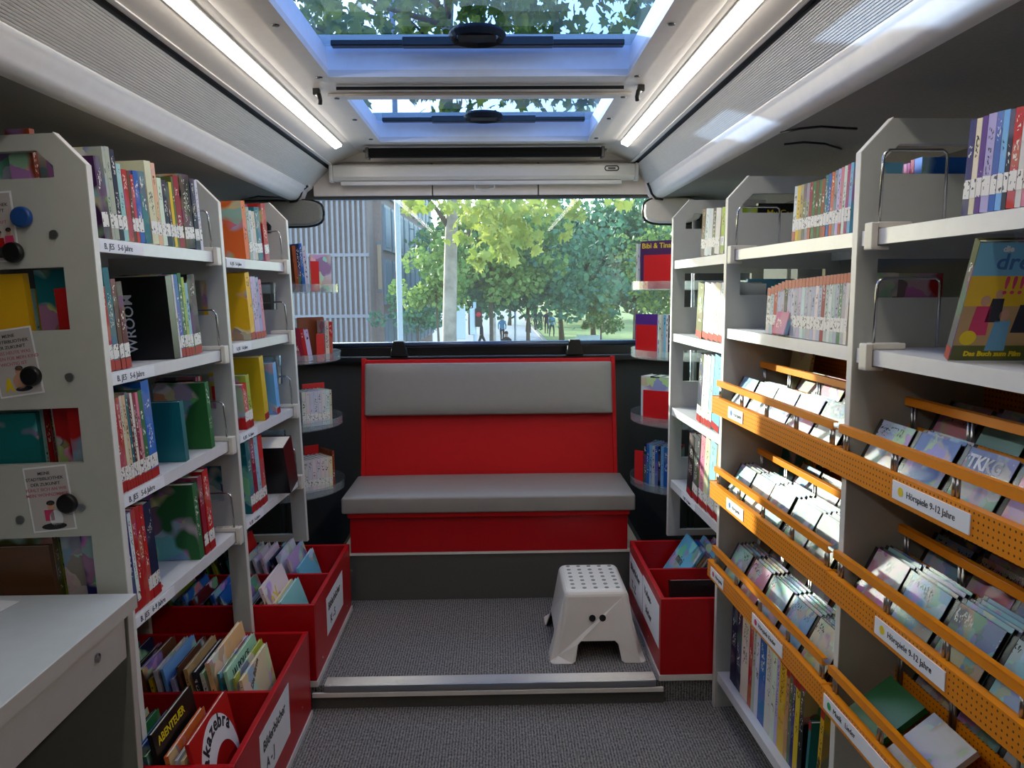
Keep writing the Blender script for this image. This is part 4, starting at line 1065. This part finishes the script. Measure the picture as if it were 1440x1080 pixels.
# ---------------------------------------------------------------- carousels
def carousel(label, x, y, zs):
    t = thing('book_carousel', label, 'carousel', (x, y, ZRF))
    MB().tube([(0, 0, .0), (0, 0, 1.75-ZRF)], .016, 14).build('column', 'alu', t, smooth=True)
    MB().lathe([(0, .001), (.22, .001), (.22, .02), (.03, .04), (0, .04)], 36).build('foot', 'wall_dark', t)
    for z in zs:
        z -= ZRF
        d = MB().lathe([(.017, 0), (.283, 0), (.287, .004), (.287, .040), (.2835, .040), (.2835, .005), (.017, .005)], 56).build('tier', 'acrylic', t, smooth=False)
        d.location = (0, 0, z)
    return t
CXL, CXR, CY = -1.005, .905, 3.655
ZC = [1.440, 1.135, .840, .540]
carousel('clear acrylic book carousel beside the slim shaded bookcase', CXL, CY, ZC)
carousel('clear acrylic book carousel beside the sunlit slim bookcase', CXR, CY, ZC)
class Turn:
    """a chord of books on a turned carousel tier: x runs along the row, y towards the column"""
    def __init__(s, cx, deg): s.M = T(cx, CY, 0) @ Rt(R(deg), 'Z')
    def x(s, px, y, z):
        lo, hi = -.30, .30
        for _ in range(40):
            m = (lo+hi)/2
            if proj(s.M @ Vector((m, y, z)))[0] < px: lo = m
            else: hi = m
        return (lo+hi)/2
TL, TR = Turn(CXL, 40), Turn(CXR, -38)
def plate(label, K, p0, p1, y, z, h):
    xa, xb = K.x(p0, y, z), K.x(p1, y, z)
    t = thing('divider_plate', label, 'divider', K.M @ T(xa, y, z+.006), 'red divider plates on the carousels')
    MB().box(0, xb-xa, 0, .002, 0, h).box(0, xb-xa, .002, .0055, 0, .002).build('bent_plate', 'red_plate', t, bevel=.0006)
def crow(K, p0, p1, y, z, items, phrase, lean=0, d=.12):
    xa, xb = K.x(p0, y, z), K.x(p1, y, z)
    tot = sum(i[0] for i in items); sc = (xb-xa)/tot; x = xa
    for i, it in enumerate(items):
        w, h, col = it[:3]; op = it[3] if len(it) > 3 else {}
        w *= sc; a = R(op.get('lean', lean))
        lab = op.get('label') or '%s book, %s from shelf side, %s' % (col, ORD[i if K is TL else len(items)-1-i], phrase)
        book(lab, K.M @ T(x, y, z+.006) @ Rt(-a, 'Y'), w-.0008, op.get('d', d), h, col, 'books on the '+phrase, op.get('tg', ''), op.get('mat', 'cover'), title=op.get('title'))
        x += w
def faceout(label, K, p0, p1, y, z, h, col, title=None, th=.008, mat='cover'):
    xa, xb = K.x(p0, y, z), K.x(p1, y, z); w = xb-xa
    book(label, K.M @ T(xa, y, z+.006) @ frame((0,1,0), (-1,0,0), (0,0,1), (w, 0, 0)), th, w, h, col, None, '', mat, title=title)
y0 = -.19
z = ZC[0]
crow(TL, 417, 436, y0, z, [(.012,.20,'rust'),(.011,.20,'navy'),(.010,.21,'blue'),(.012,.20,'silver')], 'top tier, shaded carousel', 4)
plate('tall narrow red divider plate on top tier of shaded carousel', TL, 438, 450, y0, z, .135)
faceout('white magazine facing out behind the tall red plate, shaded carousel', TL, 438, 467, y0+.014, z, .165, 'white')
z = ZC[1]
crow(TL, 419, 441, y0, z, [(.010,.150,'crimson'),(.010,.148,'crimson'),(.010,.145,'red'),(.012,.14,'lilac')], 'second tier, shaded carousel', 9, .1)
plate('red divider plate on second tier of the shaded carousel', TL, 446, 457, y0, z, .12)
faceout('rust-brown book facing out on second tier of the shaded carousel', TL, 421, 457, y0+.115, z, .19, 'rust', mat='cover_plain')
crow(TL, 458.5, 469, y0+.03, z, [(.016,.175,'cream'),(.014,.17,'red')], 'outer end, second shaded tier', 0, .075)
z = ZC[2]
crow(TL, 426, 468, y0, z, [(.0235,.158,'white',dict(tg='w')) for _ in range(7)]+[(.014,.158,'cream')], 'third tier, shaded carousel', 0, .115)
plate('red divider plate behind the white spines, third tier of shaded carousel', TL, 427, 458, y0+.118, z, .18)
z = ZC[3]
crow(TL, 429, 472, y0, z, [(.022,.150,'white',dict(tg='w')) for _ in range(6)]+[(.02,.15,'cream',dict(tg='w')),(.012,.175,'rust')], 'lowest tier, shaded carousel', 0, .12)
plate('red divider plate behind the white spines, lowest tier of shaded carousel', TL, 430, 450, y0+.123, z, .19)
z = ZC[0]
faceout('purple magazine with yellow title behind a red plate, sunlit carousel', TR, 900.5, 946, y0, z, .212, 'purple', ('Bibi & Tina', .032, '-x', .006, .180, 'dot_y', 0), mat='cover_plain')
plate('large red divider plate on top tier of the sunlit carousel', TR, 905, 944, y0-.006, z, .150)
crow(TR, 894, 899.5, y0, z, [(.006,.20,'white'),(.006,.2,'silver')], 'top tier, sunlit carousel', 0, .12)
z = ZC[1]
faceout('violet book with dark-haired figure behind a red plate, sunlit carousel', TR, 893, 924, y0, z, .193, 'violet', mat='cover_plain')
plate('large red divider plate on second tier of the sunlit carousel', TR, 894, 923, y0-.006, z, .145)
crow(TR, 926, 946, y0-.002, z, [(.012,.19,'white'),(.012,.19,'silver'),(.012,.19,'sky'),(.012,.19,'white'),(.012,.19,'navy'),(.012,.19,'white')], 'second tier, sunlit carousel', 0, .12)
z = ZC[2]
faceout('white book with green picture behind a red plate, sunlit carousel', TR, 901, 946, y0, z, .20, 'white')
plate('large red divider plate on third tier of the sunlit carousel', TR, 904, 944, y0-.006, z, .145)
crow(TR, 901, 940, y0+.012, z, [(.02,.206,'white'),(.02,.207,'navy'),(.02,.206,'silver')], 'third tier, sunlit carousel', 0, .11)
z = ZC[3]
crow(TR, 905, 946, y0, z, [(.012,.195,'navy'),(.012,.195,'blue'),(.013,.195,'sky'),(.012,.19,'silver'),(.013,.19,'blue'),(.012,.19,'navy'),(.013,.19,'sky'),(.02,.19,'blue'),(.02,.19,'red')], 'lowest tier, sunlit carousel', 0, .12)
plate('red divider plate at the aisle end of the lowest sunlit tier', TR, 892, 904, y0, z, .16)

# ---------------------------------------------------------------- desk
DX, DY, DZ = -.852, 1.818, .75
t = thing('desk', 'pale grey desk with a locked drawer touching the poster bookcase', 'desk', (DX, DY, 0))
MB().box(-.44, 0, -1.1, 0, DZ-.034, DZ).build('desk_top', ['desk_top'], t, bevel=.002)
MB().box(-.0005, .0012, -1.1, 0, DZ-.034, DZ-.0005).build('edge_band', 'desk_edge', t)
MB().box(-.42, -.010, -1.08, -.045, DZ-.135, DZ-.036).build('drawer_box', 'desk_edge', t)
MB().box(-.42, -.004, -.040, -.018, 0, DZ-.036).build('end_leg', 'desk_leg', t, bevel=.001)
MB().box(-.0045, -.0025, -.041, -.017, 0, DZ-.036).build('leg_edge', 'desk_edge', t)
MB().box(-.42, -.40, -1.08, -.045, .1, DZ-.14).build('modesty_panel', 'desk_leg', t)
MB().lathe([(0, 0), (.011, 0), (.010, .004), (.004, .005), (0, .005)], 18, 0, T(-.010, -.175, DZ-.075) @ Rt(PI/2, 'Y')).build('lock', 'chrome', t)
for lab, x0, y0, w, h, rz in (('white paper sheet lying at the back of the desk', -.246, -.042, .21, .297, -.15), ('white paper sheet lying at the near edge of the desk', -.258, -.205+.0, .21, .15, -.42)):
    p = thing('paper_sheet', lab, 'paper', T(DX+x0, DY+y0, DZ+(.0008 if rz > -.3 else .0024)) @ Rt(rz, 'Z'))
    k = MB().box(-w, 0, -h, 0, 0, .0012)
    if rz > -.3:
        k.box(-w+.01, -.05, -.03, -.026, .0012, .0014, 1)
    k.build('sheet', ['paper', 'dot_b'], p)
# posters and magnets on the end panel
def poster(label, x, z, ang, lines, pic):
    PM = L1.M @ T(0, x, z) @ frame((0,-1,0), (0,0,1), (-1,0,0), (-.0118, 0, 0)) @ Rt(ang, 'Z')
    t = thing('poster', label, 'poster', PM)
    MB().box(-.052, .052, -.078, .078, 0, .0009).build('sheet', 'paper', t)
    MB().box(-.048, .048, -.074, .074, .0009, .0012).build('photo', 'poster_grey', t)
    for i, (s, col) in enumerate(lines):
        tm = text_mesh(s, .0105, 'CENTER', .0002, bold=.00008)
        MB().mesh(tm, 0, T(-.004, .058-i*.0128, .0014)).build('print', col, t, fix=False); bpy.data.meshes.remove(tm)
    for mat, poly in pic:
        MB().prism(poly, 'z', .0012, .0016).build('figure_print', mat, t)
def ell(cx, cy, a, b, n=18): return [(cx+a*math.cos(2*PI*k/n), cy+b*math.sin(2*PI*k/n)) for k in range(n)]
G, Pk = 'ink', 'ink_pink'
def person(x, y, s, top, low='trouser'):
    return [(low, [(x-.008*s, y), (x+.008*s, y), (x+.007*s, y+.022*s), (x-.007*s, y+.022*s)]), (top, [(x-.010*s, y+.020*s), (x+.010*s, y+.020*s), (x+.008*s, y+.040*s), (x-.008*s, y+.040*s)]),
            ('skin', ell(x, y+.047*s, .005*s, .006*s)), ('ink', ell(x, y+.051*s, .0055*s, .0045*s))]
poster('white poster with two people standing, under a blue magnet', .222, 1.605, R(2), [('MEINE', G), ('STADTBIBLIOTHEK', G), ('DER ZUKUNFT', G), ('BIETET', Pk), ('GEMEINSCHAFT', Pk)], person(.012, -.068, 1.1, 'tag_red')+person(.034, -.066, 1.15, 'dot_p'))
poster('tilted white poster of a seated child with a yellow letter A', .205, 1.300, R(6), [('MEINE', G), ('STADTBIBLIOTHEK', G), ('DER ZUKUNFT', G), ('WEISS HEUTE WAS', Pk), ('MORGEN FÜR MEIN KIND', Pk), ('WICHTIG IST', Pk)],
  [('dot_y', [(-.036, -.066), (-.030, -.066), (-.028, -.058), (-.022, -.058), (-.020, -.066), (-.014, -.066), (-.022, -.034), (-.028, -.034)]), ('skin', ell(.002, -.044, .016, .018)), ('skin', ell(.004, -.020, .009, .010)), ('ink', ell(.005, -.014, .009, .006)), ('jacket_dark', ell(.008, -.062, .02, .006))])
poster('straight white poster of a child holding a pink book', .160, .978, R(4), [('MEINE', G), ('STADTBIBLIOTHEK', G), ('DER ZUKUNFT', G), ('FÜHLT SICH AN WIE', Pk), ('MEIN WOHNZIMMER', Pk)],
  [('ink', ell(.0, -.066, .03, .008)), ('paper', ell(.008, -.048, .016, .02)), ('skin', ell(.0, -.018, .009, .010)), ('ink', ell(.0, -.010, .010, .006)), ('dot_p', [(-.018, -.052), (.004, -.052), (.004, -.026), (-.018, -.026)])])
for lab, x, z, mt in (('round blue magnet beside the poster of two people', .150, 1.625, 'magnet_blue'), ('round black magnet at the corner of the poster of two people', .178, 1.548, 'black_plastic'),
                      ('round black magnet on the tilted seated-child poster', .168, 1.268, 'black_plastic'), ('round black magnet on the poster with the pink book', .116, .967, 'black_plastic')):
    t = thing('magnet', lab, 'magnet', L1.M @ T(0, x, z) @ frame((0,-1,0), (0,0,1), (-1,0,0), (-.0142, 0, 0)))
    MB().lathe([(0, 0), (.0225, 0), (.0235, .003), (.0225, .012), (.019, .014), (0, .0145)], 30).build('disc', mt, t, smooth=False, bevel=.001)
# red bookmark left on the lowest poster-bookcase shelf
t = thing('bookmark', 'narrow red bookmark lying on the lowest shelf of the poster bookcase', 'bookmark', L1.M @ T(L1.xpx(229, ZL[3]), .014, ZL[3]+.0005))
MB().prism([(0, 0), (.06, .012), (.068, .018), (.058, .026), (0, .022)], 'z', 0, .002).build('strip', 'red_plate', t)
# ---------------------------------------------------------------- outside
GZ = -1.9
rn = random.Random(11)
m = MB().box(-60, 60, YB+.6, 160, GZ-.2, GZ)
struct(m.build('street_ground', 'paving'))
gl = MB().box(3.2, 45, 34, 150, GZ, GZ+.04); struct(gl.build('lawn', 'grass'))
kb = MB().box(3.0, 3.2, 34, 150, GZ, GZ+.10); struct(kb.build('kerb', 'concrete'))

LEAF = [(0,-.5),(.12,-.28),(.48,-.34),(.34,-.08),(.5,.12),(.26,.14),(.22,.34),(.0,.5),(-.22,.34),(-.26,.14),(-.5,.12),(-.34,-.08),(-.48,-.34),(-.12,-.28)]
QUAD = [(-.5,-.32),(.1,-.5),(.5,.1),(.05,.5),(-.42,.3)]
def leaves(name, pts, size, shape, mat, parent, droop=.5):
    vs, fs = [], []
    for p, s in pts:
        k = size*s*rn.uniform(.7, 1.25)
        E = Euler((rn.gauss(R(65), droop), rn.gauss(0, .5), rn.uniform(0, 6.28))).to_matrix()
        o = len(vs)
        for u, v in shape:
            q = E @ Vector((u*k, v*k, -.18*k*(u*u+v*v)*2)); vs.append((p[0]+q.x, p[1]+q.y, p[2]+q.z))
        fs.append(tuple(range(o, o+len(shape))))
    me = bpy.data.meshes.new(name); me.from_pydata(vs, [], fs); me.materials.append(MATS[mat])
    o = bpy.data.objects.new(name, me); COL.objects.link(o); o.parent = parent
    return o
def blobpts(c, r, n, shell=.55):
    out = []
    for _ in range(n):
        d = Vector((rn.gauss(0, 1), rn.gauss(0, 1), rn.gauss(0, 1))).normalized(); k = rn.uniform(shell**3, 1)**(1/3)
        out.append(((c[0]+d.x*r[0]*k, c[1]+d.y*r[1]*k, c[2]+d.z*r[2]*k), 1))
    return out
def wob(a, b, n, amp):
    a, b = Vector(a), Vector(b)
    return [a.lerp(b, i/n)+Vector((rn.uniform(-amp, amp), rn.uniform(-amp, amp), 0))*(0 if i in (0,) else 1) for i in range(n+1)]
# the plane tree right behind the window
Y0 = 12.0
tb_ = at(632, 470, Y0); tt = at(635, 285, Y0)
root = thing('plane_tree', 'plane tree with pale flaky trunk standing right behind the rear window', 'tree', (tb_.x, Y0, GZ))
def loc(p): return Vector(p)-Vector((tb_.x, Y0, GZ))
bt = MB().tube([loc(q) for q in [(tb_.x, Y0, GZ), (tb_.x+.01, Y0, 0), (tb_.x, Y0, tb_.z), (tt.x-.03, Y0, 1.9), (tt.x+.01, Y0, tt.z), (tt.x-.05, Y0, 4.6), (tt.x+.1, Y0+.1, 7.2)]], .125, 14, 0, None, .07)
bt.build('trunk', 'bark', root, smooth=True)
br = [[at(636,342,Y0), at(652,338,Y0-.1), at(672,312,Y0-.4), at(690,288,Y0-.8), at(730,268,Y0-1.4)],
      [at(630,318,Y0), at(618,300,Y0-.1), at(606,284,Y0-.3), at(585,262,Y0-.6)]]
for i in range(11):
    z0 = rn.uniform(3.9, 6.8); an = rn.uniform(0, 6.28); ln = rn.uniform(1.6, 3.4)
    a = Vector((tt.x, Y0, z0)); b = a+Vector((math.cos(an)*ln, math.sin(an)*ln*.8, rn.uniform(.2, 1.2)))
    br.append(wob(a, b, 5, .12))
for b in br:
    MB().tube([loc(p) for p in b], .045, 8, 0, None, .012).build('branch', 'bark_dark', root, smooth=True)
low = []
def cl(px, py, Y, r, n, s=1.):
    c = at(px, py, Y)
    for p, _ in blobpts(loc(c), (r, r*.8, r*.75), n, 0.): low.append((p, s))
for px, py, Y, r, n in ((700,305,10.5,.30,26),(720,330,10.3,.28,24),(735,300,10.6,.26,16),(690,345,10.4,.22,16),(676,365,10.2,.14,8),(718,360,10.2,.14,8),(745,340,10.3,.18,10),(790,325,10.0,.12,5),(760,292,10.2,.2,8),
    (810,292,9.6,.14,5),(820,300,9.4,.10,3),(870,285,9.4,.14,4),(600,290,11.,.25,12),(575,285,10.5,.14,5),(655,300,11.2,.25,16),(648,330,11.2,.2,10),(700,285,10.,.3,16),(660,284,10.6,.3,14),(780,284,9.8,.2,6)):
    cl(px, py, Y, r*1.15, int(n*1.7))
leaves('foliage', low, .155, LEAF, 'leaf_plane', root)
top = []
for _ in range(110):
    c = (rn.uniform(-3.4, 3.9), rn.uniform(9.2, 14.0), 0)
    zc_ = 1.45+c[1]*rn.uniform(.225, .40)
    if rn.random() < .12: continue
    for p, s in blobpts(loc((c[0], c[1], zc_)), (.55, .5, .42), 30, 0.): top.append((p, s))
leaves('foliage', top, .20, LEAF, 'leaf_top', root)
# trees behind
def tree(label, px, Y, ztop, rx, mat, n, trunk_px=None, zlow=None, size=.3, stem=.12):
    c = at(px, 407, Y)
    t = thing('tree', label, 'tree', (c.x, Y, GZ), 'park trees beyond the rear window')
    h = ztop-GZ; zl = (zlow if zlow is not None else GZ+h*.32)-GZ
    MB().tube([(0, 0, 0), (rn.uniform(-.1, .1), 0, zl*.6), (0, 0, h*.75)], stem, 9, 0, None, stem*.4).build('trunk', 'bark_dark', t, smooth=True)
    pts = []
    n = int(n*2.1); size *= .62
    for _ in range(max(8, n//70)):
        cc = (rn.gauss(0, rx*.42), rn.gauss(0, rx*.42), rn.uniform(zl+.5, h-.6))
        rr = rx*rn.uniform(.22, .42); pts += blobpts(cc, (rr, rr, rr*.8), 70, .4)
    leaves('foliage', pts, size, QUAD, mat, t, .9)
tree('yellow-green young tree close to the pale trunk', 612, 20, 3.1, 1.0, 'leaf_green', 900, zlow=.6, size=.17, stem=.05)
tree('teal-green small tree in front of the gridded office block', 587, 26, 1.9, 1.0, 'leaf_teal', 700, zlow=-.2, size=.2, stem=.06)
tree('broad green tree over the walking people', 742, 34, 4.6, 4.2, 'leaf_teal', 3000, zlow=.4, size=.34)
tree('sunny green tree behind the plane tree leaves', 690, 30, 4.8, 2.4, 'leaf_green', 1800, zlow=.9, size=.3)
tree('tall dark teal tree rising behind the sign board', 835, 46, 6.3, 4.0, 'leaf_teal', 3400, zlow=.2, size=.42, stem=.2)
tree('tall dark teal tree between lawn and footpath', 790, 50, 6.2, 4.4, 'leaf_teal', 2800, zlow=.6, size=.45, stem=.2)
tree('bright green sapling on the lawn', 845, 36, 1.9, 1.0, 'leaf_green', 700, zlow=-.9, size=.22, stem=.06)
tree('tall teal tree beside the sunlit carousel', 895, 44, 6.4, 3.6, 'leaf_teal', 2600, zlow=-.2, size=.42, stem=.2)
tree('olive tree at the outermost window corner', 945, 38, 4.6, 2.6, 'leaf_green', 1400, zlow=-.3, size=.3)
tree('distant tree at the far end of the footpath', 716, 75, 5.2, 5.5, 'leaf_teal', 1600, zlow=-.3, size=.6, stem=.2)
tree('distant tree far beyond the lawn', 815, 85, 6.0, 8.0, 'leaf_teal', 2200, zlow=.2, size=.7, stem=.25)
tree('small distant tree left over the bicycle stands'.replace('left ', ''), 660, 60, 3.6, 3.4, 'leaf_teal', 1000, zlow=-.4, size=.5)
# brick building
Yb = 30.0
e0 = at(521, 407, Yb).x; e1 = at(539, 407, Yb+1.2).x
B = thing('brick_building', 'brick office building with pale vertical fins and a gridded wing', 'building', (e0, Yb, GZ))
H = 9.2
MB().box(-6.5, 0, 0, 8, 0, H).box(0, e1-e0, 1.2, 8, 0, H).build('wall', 'brick', B)
fn = MB()
n = 26
for i in range(n):
    x = -5.0+5.0*i/n; fn.box(x, x+.085, -.14, 0, .25, H-.1)
for zz in (2.35, 4.6, 6.8): fn.box(-5.0, 0, -.16, 0, zz, zz+.12)
fn.build('fin_grille', 'fin', B)
wx = at(447, 345, Yb).x-e0
for zz in (2.9, 5.0):
    w = MB().box(-6.2, -5.55, -.04, 0, zz, zz+1.0).build('window', 'grey_frame', B); MB().box(-6.14, -5.61, -.05, -.041, zz+.06, zz+.94).build('pane', 'win_glass', w)
w = MB().box((e1-e0)*.35, (e1-e0)*.92, 1.15, 1.2, 3.3, 5.2).build('window', 'grey_frame', B); MB().box((e1-e0)*.40, (e1-e0)*.88, 1.13, 1.149, 3.4, 5.1).build('pane', 'win_warm', w)
# the receding wing
pA = Vector((e1, Yb+1.2, 0)); pB = at(607, 407, 50.0)
du = (pB-pA); LW = math.hypot(du.x, du.y); ang = math.atan2(du.y, du.x)
WM = T(e1-e0, 1.2, 0) @ Rt(ang, 'Z')
MB().box(0, LW, 0, 6, 0, H-.2, 0, WM).build('wing_wall', 'brick', B)
nb = 10
for fl in range(4):
    for i in range(nb):
        x = LW*(i+.08)/nb; x1 = LW*(i+.92)/nb; z = .7+fl*2.1
        w = MB().box(x, x1, -.10, 0, z, z+1.75, 0, WM).build('window', 'grey_frame', B)
        MB().box(x+.12, x1-.12, -.12, -.101, z+.12, z+1.63, 0, WM).build('pane', 'win_glass', w)
# street furniture
def pole(label, nm, px, Y, ztop, r, cat, mat='pole_grey', extra=None):
    c = at(px, 407, Y); t = thing(nm, label, cat, (c.x, Y, GZ))
    MB().tube([(0, 0, 0), (0, 0, ztop-GZ)], r, 10).build('pole', mat, t, smooth=True)
    return t
t = pole('tall white lamp post in front of the brick building', 'lamp_post', 561.5, 13, 6.0, .045, 'lamp post')
MB().tube([(0, 0, 2.0), (-.32, 0, 2.0)], .012, 6).box(-.42, -.30, -.05, .05, 1.93, 2.06).build('camera_arm', 'pole_grey', t)
t = pole('traffic light post with white back boards and red signal', 'traffic_light', 667, 26, 1.05, .05, 'traffic light')
MB().box(-.16, .02, -.08, .0, 1.9, 2.75).build('back_board', 'white_sign', t, bevel=.02)
MB().box(-.62, -.30, -.05, .0, 1.75, 2.85).build('sign_board', 'white_sign', t, bevel=.02)
MB().box(.02, .02+.22, -.14, -.02, 2.15, 2.75).build('signal_head', 'black_plastic', t, bevel=.02)
MB().lathe([(0, 0), (.085, 0), (.07, .03), (0, .04)], 16, 0, T(.13, -.14, 2.55) @ Rt(PI/2, 'X')).build('red_lens', 'sig_red', t)
pole('thin white post on the footpath near the walkers', 'sign_post', 724, 38, .45, .05, 'post')
pole('thin pale trunk-like post near the traffic light', 'sign_post', 695, 24, .6, .04, 'post', 'bark')
c = at(829, 457, 38); t = thing('notice_board', 'white slanted notice board on the lawn', 'sign', (c.x, 38, GZ))
MB().box(-.62, .62, -.05, 0, .35, 1.15, 0, Rt(R(-8), 'X')).build('board', 'white_sign', t)
for x in (-.5, .5): MB().tube([(x, .02, .02), (x, .02, .5)], .03, 6).build('leg', 'grey_frame', t)
for i, px in enumerate((576, 596, 602, 612)):
    c = at(px, 455, 30); t = thing('bicycle', ['dark bicycle nearest the lamp post', 'dark bicycle second from the lamp post', 'dark bicycle third from the lamp post', 'dark bicycle beside the pale tree trunk'][i], 'bicycle', T(c.x, 30, GZ) @ Rt(1.35, 'Z'), 'parked bicycles')
    for x in (-.5, .5):
        MB().tube([(x+.33*math.cos(2*PI*k/16), 0, .34+.33*math.sin(2*PI*k/16)) for k in range(17)], .025, 5).build('wheel', 'black_plastic', t)
    MB().tube([(-.5, 0, .34), (-.1, 0, .34), (.3, 0, .85), (-.2, 0, .85), (-.5, 0, .34)], .025, 5).tube([(.5, 0, .34), (.3, 0, .95), (.2, 0, 1.02)], .02, 5).build('frame', 'jacket_dark', t)
def walker(label, px, py, Y, top, h=1.7, stride=.18, rz=0.):
    c = at(px, py, Y)
    me = bpy.data.meshes.new('person'); k = h/1.75
    V = [(0,0,.95),(0,0,1.15),(0,0,1.40),(0,.0,1.52),(0,-.01,1.66),(0,-.01,1.74),(.10,0,.88),(.11,-stride,.5),(.11,-stride*.7,.06),(.11,-stride-.12,.03),(-.10,0,.88),(-.11,stride*.8,.5),(-.11,stride*1.6,.10),(-.11,stride*1.4-.08,.04),
         (.20,0,1.38),(.25,.05,1.12),(.24,-.08,.88),(-.20,0,1.38),(-.25,-.03,1.12),(-.24,.06,.88)]
    E_ = [(0,1),(1,2),(2,3),(3,4),(4,5),(0,6),(6,7),(7,8),(8,9),(0,10),(10,11),(11,12),(12,13),(2,14),(14,15),(15,16),(2,17),(17,18),(18,19)]
    rad = [.15,.145,.15,.055,.10,.085,.10,.075,.05,.045,.10,.075,.05,.045,.075,.055,.04,.075,.055,.04]
    me.from_pydata([(x*k, y*k, z*k) for x, y, z in V], E_, [])
    o = bpy.data.objects.new('person', me); COL.objects.link(o)
    s = o.modifiers.new('skin', 'SKIN'); o.modifiers.new('sub', 'SUBSURF').levels = 1
    for i, r_ in enumerate(rad): me.skin_vertices[0].data[i].radius = (r_*k, r_*k*.8)
    me.skin_vertices[0].data[0].use_root = True
    bpy.context.view_layer.update()
    m2 = bpy.data.meshes.new_from_object(o.evaluated_get(bpy.context.evaluated_depsgraph_get()))
    bpy.data.objects.remove(o); bpy.data.meshes.remove(me)
    for mt in ('trouser', top, 'skin'): m2.materials.append(MATS[mt])
    for p in m2.polygons:
        z = p.center.z/k; p.material_index = 0 if z < .93 and abs(p.center.x) < .19*k else 2 if z > 1.50 or z < .93 else 1
        p.use_smooth = True
    o = bpy.data.objects.new('person', m2); COL.objects.link(o); o.matrix_world = T(c.x, Y, GZ) @ Rt(rz, 'Z')
    tag(o, label, 'person')
    hb = MB().lathe([(0, 1.80*k), (.06*k, 1.785*k), (.098*k, 1.72*k), (.09*k, 1.66*k), (.05*k, 1.69*k), (0, 1.72*k)], 12, 0, T(0, .012, 0)).build('hair', 'trouser', o, smooth=True)
walker('person in dark coat walking nearest the thin white post', 743, 455, 62, 'jacket_dark', rz=.3)
walker('person in dark jacket walking, second in the group on the path', 753, 455, 64, 'jacket_dark', 1.65, rz=2.8)
walker('person in dark jacket walking, third in the group on the path', 760, 455, 66, 'trouser', 1.6, rz=.1)
walker('tall person in dark jacket walking, fourth in the group', 768.5, 455, 60, 'jacket_dark', 1.75, rz=3.0)
walker('person in pale blue top walking nearest the notice board', 776, 455, 56, 'jacket_blue', 1.65, rz=.2)
walker('person in dark clothes walking beside the traffic light', 677, 452, 44, 'jacket_dark', rz=1.5)
walker('person in light blue shirt walking by the pale post', 706, 455, 50, 'jacket_blue', rz=2.9)
walker('person in dark coat close behind the window sill', 712, 462, 34, 'trouser', 1.55, rz=.2)

# ---------------------------------------------------------------- light
sun = bpy.data.lights.new('sun', 'SUN'); sun.energy = 13.0; sun.angle = R(.7); sun.color = (1.0, .86, .66)
so = bpy.data.objects.new('sun', sun); COL.objects.link(so)
SUN_AZ, SUN_EL = R(43), R(13.5)
d = Vector((math.sin(SUN_AZ)*math.cos(SUN_EL), -math.cos(SUN_AZ)*math.cos(SUN_EL), -math.sin(SUN_EL)))
so.rotation_euler = d.to_track_quat('-Z', 'Y').to_euler()
wd = bpy.data.worlds.new('sky'); SC.world = wd; wd.use_nodes = True
nt = wd.node_tree; bg = nt.nodes['Background']
sk = nt.nodes.new('ShaderNodeTexSky'); sk.sky_type = 'NISHITA'; sk.sun_disc = False; sk.sun_elevation = R(24); sk.sun_rotation = R(-31); sk.air_density = 1.1; sk.dust_density = 1.2
nt.links.new(sk.outputs[0], bg.inputs[0]); bg.inputs[1].default_value = .70

SC.view_settings.view_transform = 'Standard'
SC.view_settings.look = 'None'
SC.view_settings.gamma = 1.0
SC.view_settings.use_curve_mapping = False
SC.view_settings.exposure = 0.0
cy = SC.cycles
cy.max_bounces = 8; cy.diffuse_bounces = 4; cy.glossy_bounces = 4; cy.transmission_bounces = 4; cy.transparent_max_bounces = 28
cy.caustics_reflective = False; cy.caustics_refractive = False
cy.sample_clamp_indirect = 6.0
cy.use_denoising = True
